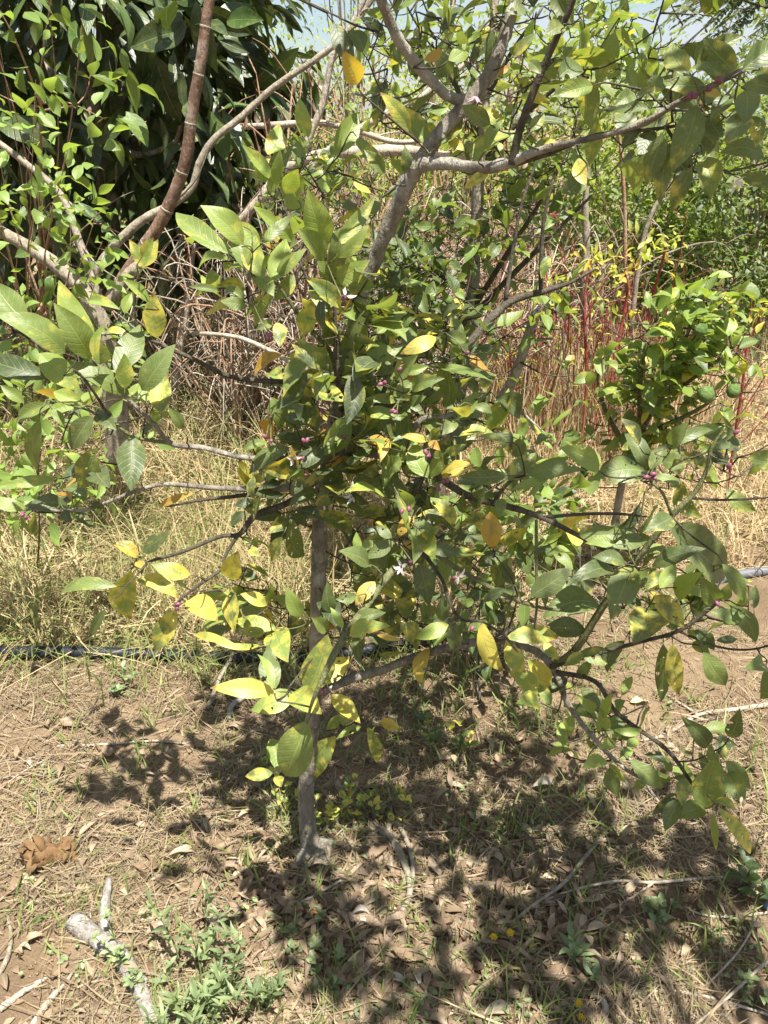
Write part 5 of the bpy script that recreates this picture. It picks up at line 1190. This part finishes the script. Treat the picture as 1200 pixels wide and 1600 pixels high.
# ---- the black irrigation pipe
pp = []
for i, p in enumerate(PL):
    q = p.copy(); q[2] = float(H(q[0], q[1])) + .020 + .004 * math.sin(i * 2.1); pp.append(q)
mb = MB(); tube(mb, pp[:6], .0205, 14, 8); tag(mb.build('irrigation_pipe', M['pipe'], loc=pp[0]), 'black plastic irrigation pipe lying across the dry grass', 'pipe')
q = pp[8] + (pp[7] - pp[8]) * .25; mb = MB(); tube(mb, [q - np.array([0, 0, .03]), (q + pp[8]) / 2] + pp[8:], .0195, 14, 8); tag(mb.build('irrigation_pipe', M['grey_pipe'], loc=pp[8]), 'sun bleached grey length of pipe showing through the dry grass', 'pipe')


# ---- sticks and runners on the ground: name, label, [(px, py, lift)], radius px, material
def ground_stick(name, label, cat, pts, r, mat, sides=7, forks=()):
    p3 = []
    for a in pts:
        g = G(a[0], a[1]); g[2] = float(H(g[0], g[1])) + (a[2] if len(a) > 2 else .006); p3.append(g)
    rr = r * depth(p3[0]) / F
    mb = MB(); tube(mb, p3, np.linspace(rr, rr * .55, len(p3)), sides, 6, rough=.06)
    for fk in forks:
        q = []
        for a in fk:
            g = G(a[0], a[1]); g[2] = float(H(g[0], g[1])) + (a[2] if len(a) > 2 else .006); q.append(g)
        tube(mb, q, np.linspace(rr * .6, rr * .3, len(q)), 6, 5, rough=.06)
    return tag(mb.build(name, mat, loc=p3[0]), label, cat)


S = ground_stick
o = S('weathered_stick', 'thick silvery weathered stick with split bark at the front', 'stick', [(118, 1446, .012), (152, 1472, .015), (188, 1500, .017), (210, 1535, .017), (228, 1575, .017), (246, 1625, .015), (262, 1680, .012)], 15, M['driftwood'], 12, [[(205, 1530, .02), (225, 1545, .03), (232, 1550, .03)]])
S('weathered_stick', 'short grey stub of wood standing above the silvery stick', 'stick', [(166, 1462, .004), (168, 1430, .03), (175, 1392, .045)], 10, M['driftwood'], 8)
S('fallen_twig', 'long thin grey twig slanting down across the litter', 'twig', [(962, 1284), (915, 1345, .02), (880, 1390, .025), (830, 1425, .02), (790, 1455, .012), (745, 1490), (680, 1560)], 3.2, M['grey_bark'], 6, [[(838, 1420, .02), (835, 1450), (825, 1490)], [(790, 1455, .01), (830, 1470), (845, 1440)]])
S('fallen_twig', 'pale forked twig reaching across from the right edge', 'twig', [(1150, 1372), (1085, 1380, .015), (1020, 1388, .02), (960, 1386, .02), (880, 1402, .015), (800, 1432), (770, 1450)], 2.8, M['pale_bark'], 6, [[(1020, 1388, .02), (970, 1415), (915, 1443)]])
S('bent_runner', 'thickest bent grey runner curving by the lemon trunk', 'runner', [(578, 1288), (612, 1320, .02), (634, 1365, .025), (640, 1405, .02), (622, 1440, .012), (600, 1472)], 6.5, M['grey_bark'])
S('bent_runner', 'second bent grey runner curving outside the thickest one', 'runner', [(606, 1275), (630, 1310, .02), (644, 1360, .03), (642, 1400, .02), (628, 1440, .01)], 4, M['grey_bark'])
S('bent_runner', 'straight grey runner between the trunk and the bent ones', 'runner', [(610, 1265), (607, 1310, .012), (612, 1360, .012), (612, 1402)], 4.5, M['grey_bark'])
S('fallen_twig', 'thin pale twig lying from the right edge to the bare soil', 'twig', [(1230, 1424), (1170, 1432), (1115, 1435), (1060, 1420), (1045, 1412)], 2.4, M['pale_bark'], 5)
S('fallen_twig', 'pale twig along the front edge of the bare soil', 'twig', [(980, 1556), (1045, 1553, .01), (1110, 1565, .012), (1180, 1582), (1240, 1600)], 3.4, M['pale_bark'], 6, [[(1090, 1556), (1150, 1500, .03), (1180, 1450, .05)]])
S('fallen_twig', 'brown twig running along the front of the leaf litter', 'twig', [(580, 1580), (640, 1550, .012), (700, 1530, .015), (760, 1512, .012), (820, 1498)], 3, M['dry_stem'], 6)
S('fallen_twig', 'whitish thin twig between the weed and the trunk', 'twig', [(455, 1420), (500, 1400, .012), (540, 1378, .015), (575, 1352)], 2.6, M['driftwood'], 6)
S('fallen_twig', 'pale thin stem lying across the middle above the green weed', 'twig', [(220, 1440), (265, 1432), (310, 1420)], 2, M['pale_bark'], 5)
S('fallen_twig', 'straight pale straw stem across the bare patch', 'twig', [(90, 1168), (170, 1166, .008), (245, 1161, .008), (320, 1170)], 2.3, M['pale_bark'], 5)
S('fallen_twig', 'dark curved stick at the edge of the sunlit soil', 'stick', [(-8, 1236), (15, 1226), (38, 1214)], 5, M['dry_stem'], 7)
S('fallen_twig', 'curved grey twig at the very edge of the lit soil', 'twig', [(-10, 1540), (12, 1500), (18, 1462), (12, 1430)], 5, M['grey_bark'], 7)
S('fallen_twig', 'stout dark stick lying on the bare patch by the straw stem', 'stick', [(62, 1236), (90, 1232), (112, 1234)], 4, M['dry_stem'], 7)
S('fallen_twig', 'thick pale twig lying on the sunlit dirt', 'twig', [(1210, 1102), (1150, 1112, .01), (1090, 1122, .012), (1040, 1150), (1000, 1160)], 4, M['pale_bark'], 7, [[(1090, 1122, .012), (1060, 1100), (1030, 1080)]])
S('fallen_twig', 'grey dead twig crossing above the black pipe', 'twig', [(325, 1110), (345, 1070, .03), (365, 1040, .055), (340, 1018, .06), (332, 1000, .06)], 4, M['grey_bark'], 7)
S('fallen_twig', 'grey stub of wood behind the yellow leaf spray', 'stick', [(395, 1082, .01), (378, 1096, .012), (362, 1112, .02), (358, 1130, .01)], 6, M['driftwood'], 7)
S('fallen_twig', 'short grey stub under the low grey branch', 'stick', [(664, 1048, .03), (655, 1066, .015), (655, 1082)], 5, M['driftwood'], 7)
S('fallen_twig', 'fine dark upright twig under the low branch', 'twig', [(750, 1105), (746, 1060, .08), (744, 1015, .2)], 2.2, M['twig_dark'], 5)
S('fallen_twig', 'fine grey twig slanting below the hanging leaf spray', 'twig', [(975, 1175), (1005, 1230, .02), (1035, 1270, .015), (1060, 1310)], 2.5, M['grey_bark'], 5)
S('fallen_twig', 'long fine straw coloured stem reaching from the right edge', 'twig', [(1210, 1500), (1180, 1535, .05), (1130, 1575, .03), (1060, 1625)], 3, M['pale_bark'], 6)
S('fallen_twig', 'pale split bark strip at the lit front corner', 'bark', [(0, 1580), (40, 1550), (75, 1530)], 6, M['pale_bark'], 6)
S('fallen_twig', 'broad pale bark strip beside the split one', 'bark', [(50, 1610), (75, 1570), (115, 1522)], 7, M['pale_bark'], 6)
for i in range(70):
    a = litter_pt(.9 if i < 40 else .2); ang = rng.uniform(0, 6.28); ln = rng.uniform(.06, .3)
    d = np.array([math.cos(ang), math.sin(ang), 0]); e = np.array([-d[1], d[0], 0]); q = []
    for k_ in range(4):
        p = a + d * ln * k_ / 3 + e * rng.normal(0, .012); p[2] = float(H(p[0], p[1])) + rng.uniform(.003, .016); q.append(p)
    mb = MB(); tube(mb, q, np.linspace(.0022, .0010, 4) * rng.uniform(.6, 1.3), 5, 4, rough=.05)
    tag(mb.build('litter_twig', [M['grey_bark'], M['pale_bark'], M['dry_stem']][i % 3], loc=q[0]), ['short grey twig among the dead leaves', 'short pale twig among the dead leaves', 'short brown twig among the dead leaves'][i % 3], 'twig', ['grey litter twigs', 'pale litter twigs', 'brown litter twigs'][i % 3])


# ---- weeds and seedlings
def weed(name, label, px, py, stems, h, L, wl, mat, spread=.05, per=9, yel=.03, tone=.4, lean=.4, cat='weed', up=0):
    g = G(px, py); t = tag(empty(name, g), label, cat); ml = MB()
    for _ in range(stems):
        a = rng.uniform(0, 6.28); b = g + np.array([math.cos(a), math.sin(a), 0]) * rng.uniform(0, spread); b[2] = float(H(b[0], b[1])) - .004
        hh = h * rng.uniform(.6, 1.1); tip = b + np.array([math.cos(a) * lean * hh, math.sin(a) * lean * hh, hh])
        pos, _ = tube(ml, [b, (b + tip) / 2 + rng.normal(0, .006, 3), tip], [.0022, .0017, .0009], 5, 8, 1)
        k = np.clip(rng.integers(1, len(pos), per), 1, len(pos) - 1); k[-3:] = len(pos) - 1
        ang = np.arange(per) * 2.4 + rng.normal(0, .3, per)
        D = np.column_stack([np.cos(ang), np.sin(ang), rng.uniform(.15, .9, per) + up])
        leaves(ml, pos[k], D, np.array([0, 0, 1.0]) + rng.normal(0, .3, (per, 3)), L * rng.uniform(.55, 1.15, per) * (1 - .35 * (k / len(pos))), L * wl * rng.uniform(.8, 1.1, per), None, None,
               np.column_stack([np.clip(np.abs(rng.normal(yel, yel, per)), 0, 1), np.clip(rng.normal(tone, .25, per), 0, 1), rng.random(per), np.zeros(per)]), 7, 5, 0, .1)
    ml.build('foliage', [mat, M['twig_green']], t)
    return t


weed('green_weed', 'largest grey green weed with lance shaped leaves at the front', 318, 1572, 13, .17, .062, .15, M['weed_leaf'], .075, 16, tone=.45, up=.5)
weed('green_weed', 'grey green weed with narrow leaves beside the largest one', 405, 1555, 6, .14, .055, .15, M['weed_leaf'], .04, 14, tone=.35, up=.5)
weed('green_weed', 'pale green weed at the foot of the largest one', 320, 1625, 5, .09, .05, .16, M['weed_leaf'], .04, 12, tone=.9, up=.5)
weed('green_weed', 'small yellowish green weed by the silvery stick', 200, 1500, 4, .11, .025, .35, M['weed_leaf'], .03, 14, .1, .9)
weed('green_weed', 'small green weed beside the thick end of the silvery stick', 235, 1545, 4, .07, .03, .3, M['weed_leaf'], .03, 10, tone=.5)
weed('green_weed', 'fresh green weed growing in front of the black pipe', 195, 1085, 4, .07, .04, .35, M['weed_leaf'], .02, 8, tone=.3)
weed('green_weed', 'low green weed in the leaf litter by the orange peel', 480, 1490, 5, .05, .03, .45, M['weed_leaf'], .05, 8, tone=.3)
weed('green_weed', 'low leafy weed in the dark litter near the grey runner', 520, 1530, 4, .04, .03, .45, M['weed_leaf'], .04, 8, tone=.4)
weed('green_weed', 'broad leaved green weed beside the bare soil patch', 905, 1515, 3, .05, .055, .28, M['weed_leaf'], .03, 9, tone=.4)
weed('green_weed', 'small round leaved weed beside the pale forked twig', 1020, 1440, 4, .05, .03, .5, M['weed_leaf'], .04, 8, tone=.35)
weed('green_weed', 'small weed at the front edge by the pale twig', 1150, 1565, 3, .05, .035, .4, M['weed_leaf'], .03, 8, tone=.5)
weed('green_weed', 'green weed at the shaded edge under the lower leaf spray', 1185, 1390, 4, .10, .06, .4, M['back_lemon_leaf'], .04, 8, tone=.0)
weed('yellow_seedling', 'tiny yellow leaved seedling on one side of the lemon trunk', 445, 1268, 8, .12, .028, .6, M['lemon_leaf'], .05, 7, .55, .9, cat='seedling')
weed('yellow_seedling', 'yellow green seedling with round leaves touching the trunk foot', 520, 1285, 8, .11, .032, .58, M['lemon_leaf'], .045, 7, .45, .8, cat='seedling')
weed('lemon_seedling', 'small lemon seedling with upright yellow edged leaves beside the runners', 600, 1275, 5, .12, .042, .42, M['lemon_leaf'], .06, 6, .4, .3, cat='seedling')
weed('lemon_seedling', 'small dark green lemon seedling standing alone on the soil', 690, 1185, 3, .12, .065, .34, M['back_lemon_leaf'], .03, 5, .15, .1, cat='seedling')
weed('lemon_seedling', 'small yellow spotted lemon seedling beside the dark one', 725, 1170, 3, .09, .045, .42, M['lemon_leaf'], .015, 4, .75, .4, cat='seedling')
weed('lemon_seedling', 'young lemon seedling by the black pipe under the yellow sprays', 1030, 1095, 3, .03, .02, .5, M['weed_leaf'], .03, 6, .1, .7, cat='seedling')


def dandelion(px, py, h, lab):
    g = G(px, py); g[2] = float(H(g[0], g[1])); t = tag(empty('yellow_flower', g), lab, 'flower')
    c = g + np.array([rng.normal(0, .006), 0, h]); mb = MB(); tube(mb, [g, (g + c) / 2 + rng.normal(0, .003, 3), c], [.0011, .001, .0012], 5, 4); mb.build('stem', M['twig_green'], t)
    mb = MB(); n = 16; a = np.arange(n) * 6.283 / n + rng.normal(0, .06, n)
    for rad, up in ((.0105, .15), (.0075, .5)):
        leaves(mb, np.tile(c, (n, 1)), np.column_stack([np.cos(a), np.sin(a), np.full(n, up)]), np.tile([0, 0, 1.0], (n, 1)), rad * rng.uniform(.85, 1.1, n), .0036, .1, .1, None, 5, 3)
    ball(mb, c + np.array([0, 0, .001]), (.003, .003, .0022), 8, 5); mb.build('bloom', M['dandelion'], t)


dandelion(770, 1478, .03, 'larger yellow daisy like bloom above the front litter')
dandelion(791, 1474, .035, 'smaller yellow bloom beside the larger one')
dandelion(903, 1577, .02, 'tiny yellow bloom on the bare front soil')
dandelion(906, 1597, .015, 'tiniest yellow bloom at the front edge')

# ---- dry fruit pods, orange peel, scrap of plastic
for px, py, r, ax, lab in [(64, 1345, 29, (1, .2, .1), 'dried brown split pod lying on the lit soil, the bigger one'), (103, 1338, 22, (.6, .7, .2), 'dried brown crumpled pod behind the bigger one')]:
    g = G(px, py); r = r * depth(g) / F; g[2] = float(H(g[0], g[1])) + r * .62; mb = MB()
    g[2] -= r * .18; ball(mb, g, (r * .68, r * .6, r * .9), 22, 16, axis=ax, bump=.07)
    for k_ in range(30):   # ragged husk splitting off
        d = norm(rng.normal(0, 1, 3) + np.array([0, -.2, .35])); leaves(mb, g + d * r * rng.uniform(.42, .72), norm(np.cross(d, rng.normal(0, 1, 3))), d, r * rng.uniform(.6, 1.3), r * rng.uniform(.35, .7), rng.uniform(-.1, .35), rng.uniform(-.5, .2), None, 8, 5, wave=.15, serr=.06)
    tag(mb.build('dried_pod', M['pod'], loc=g), lab, 'dry pod')
for px, py, r, lab in [(467, 1426, 10, 'darker shrivelled orange peel in the litter'), (494, 1430, 8.5, 'brighter shrivelled orange peel in the litter')]:
    g = G(px, py); r = r * depth(g) / F; g[2] = float(H(g[0], g[1])) + r * .6; mb = MB(); ball(mb, g, (r, r * .8, r * .9), 14, 10, bump=.1)
    tag(mb.build('orange_peel', M['orange_skin'], loc=g), lab, 'orange peel')
g = G(1192, 1422); g[2] = float(H(g[0], g[1])) + .006; mb = MB(); leaves(mb, [g], [[.9, .2, .12]], [[0, -.3, 1]], .055, .022, .25, .5, None, 8, 5, 0, 0, .2)
tag(mb.build('plastic_scrap', M['blue_plastic'], loc=g), 'scrap of blue plastic at the edge of the bare soil', 'scrap')
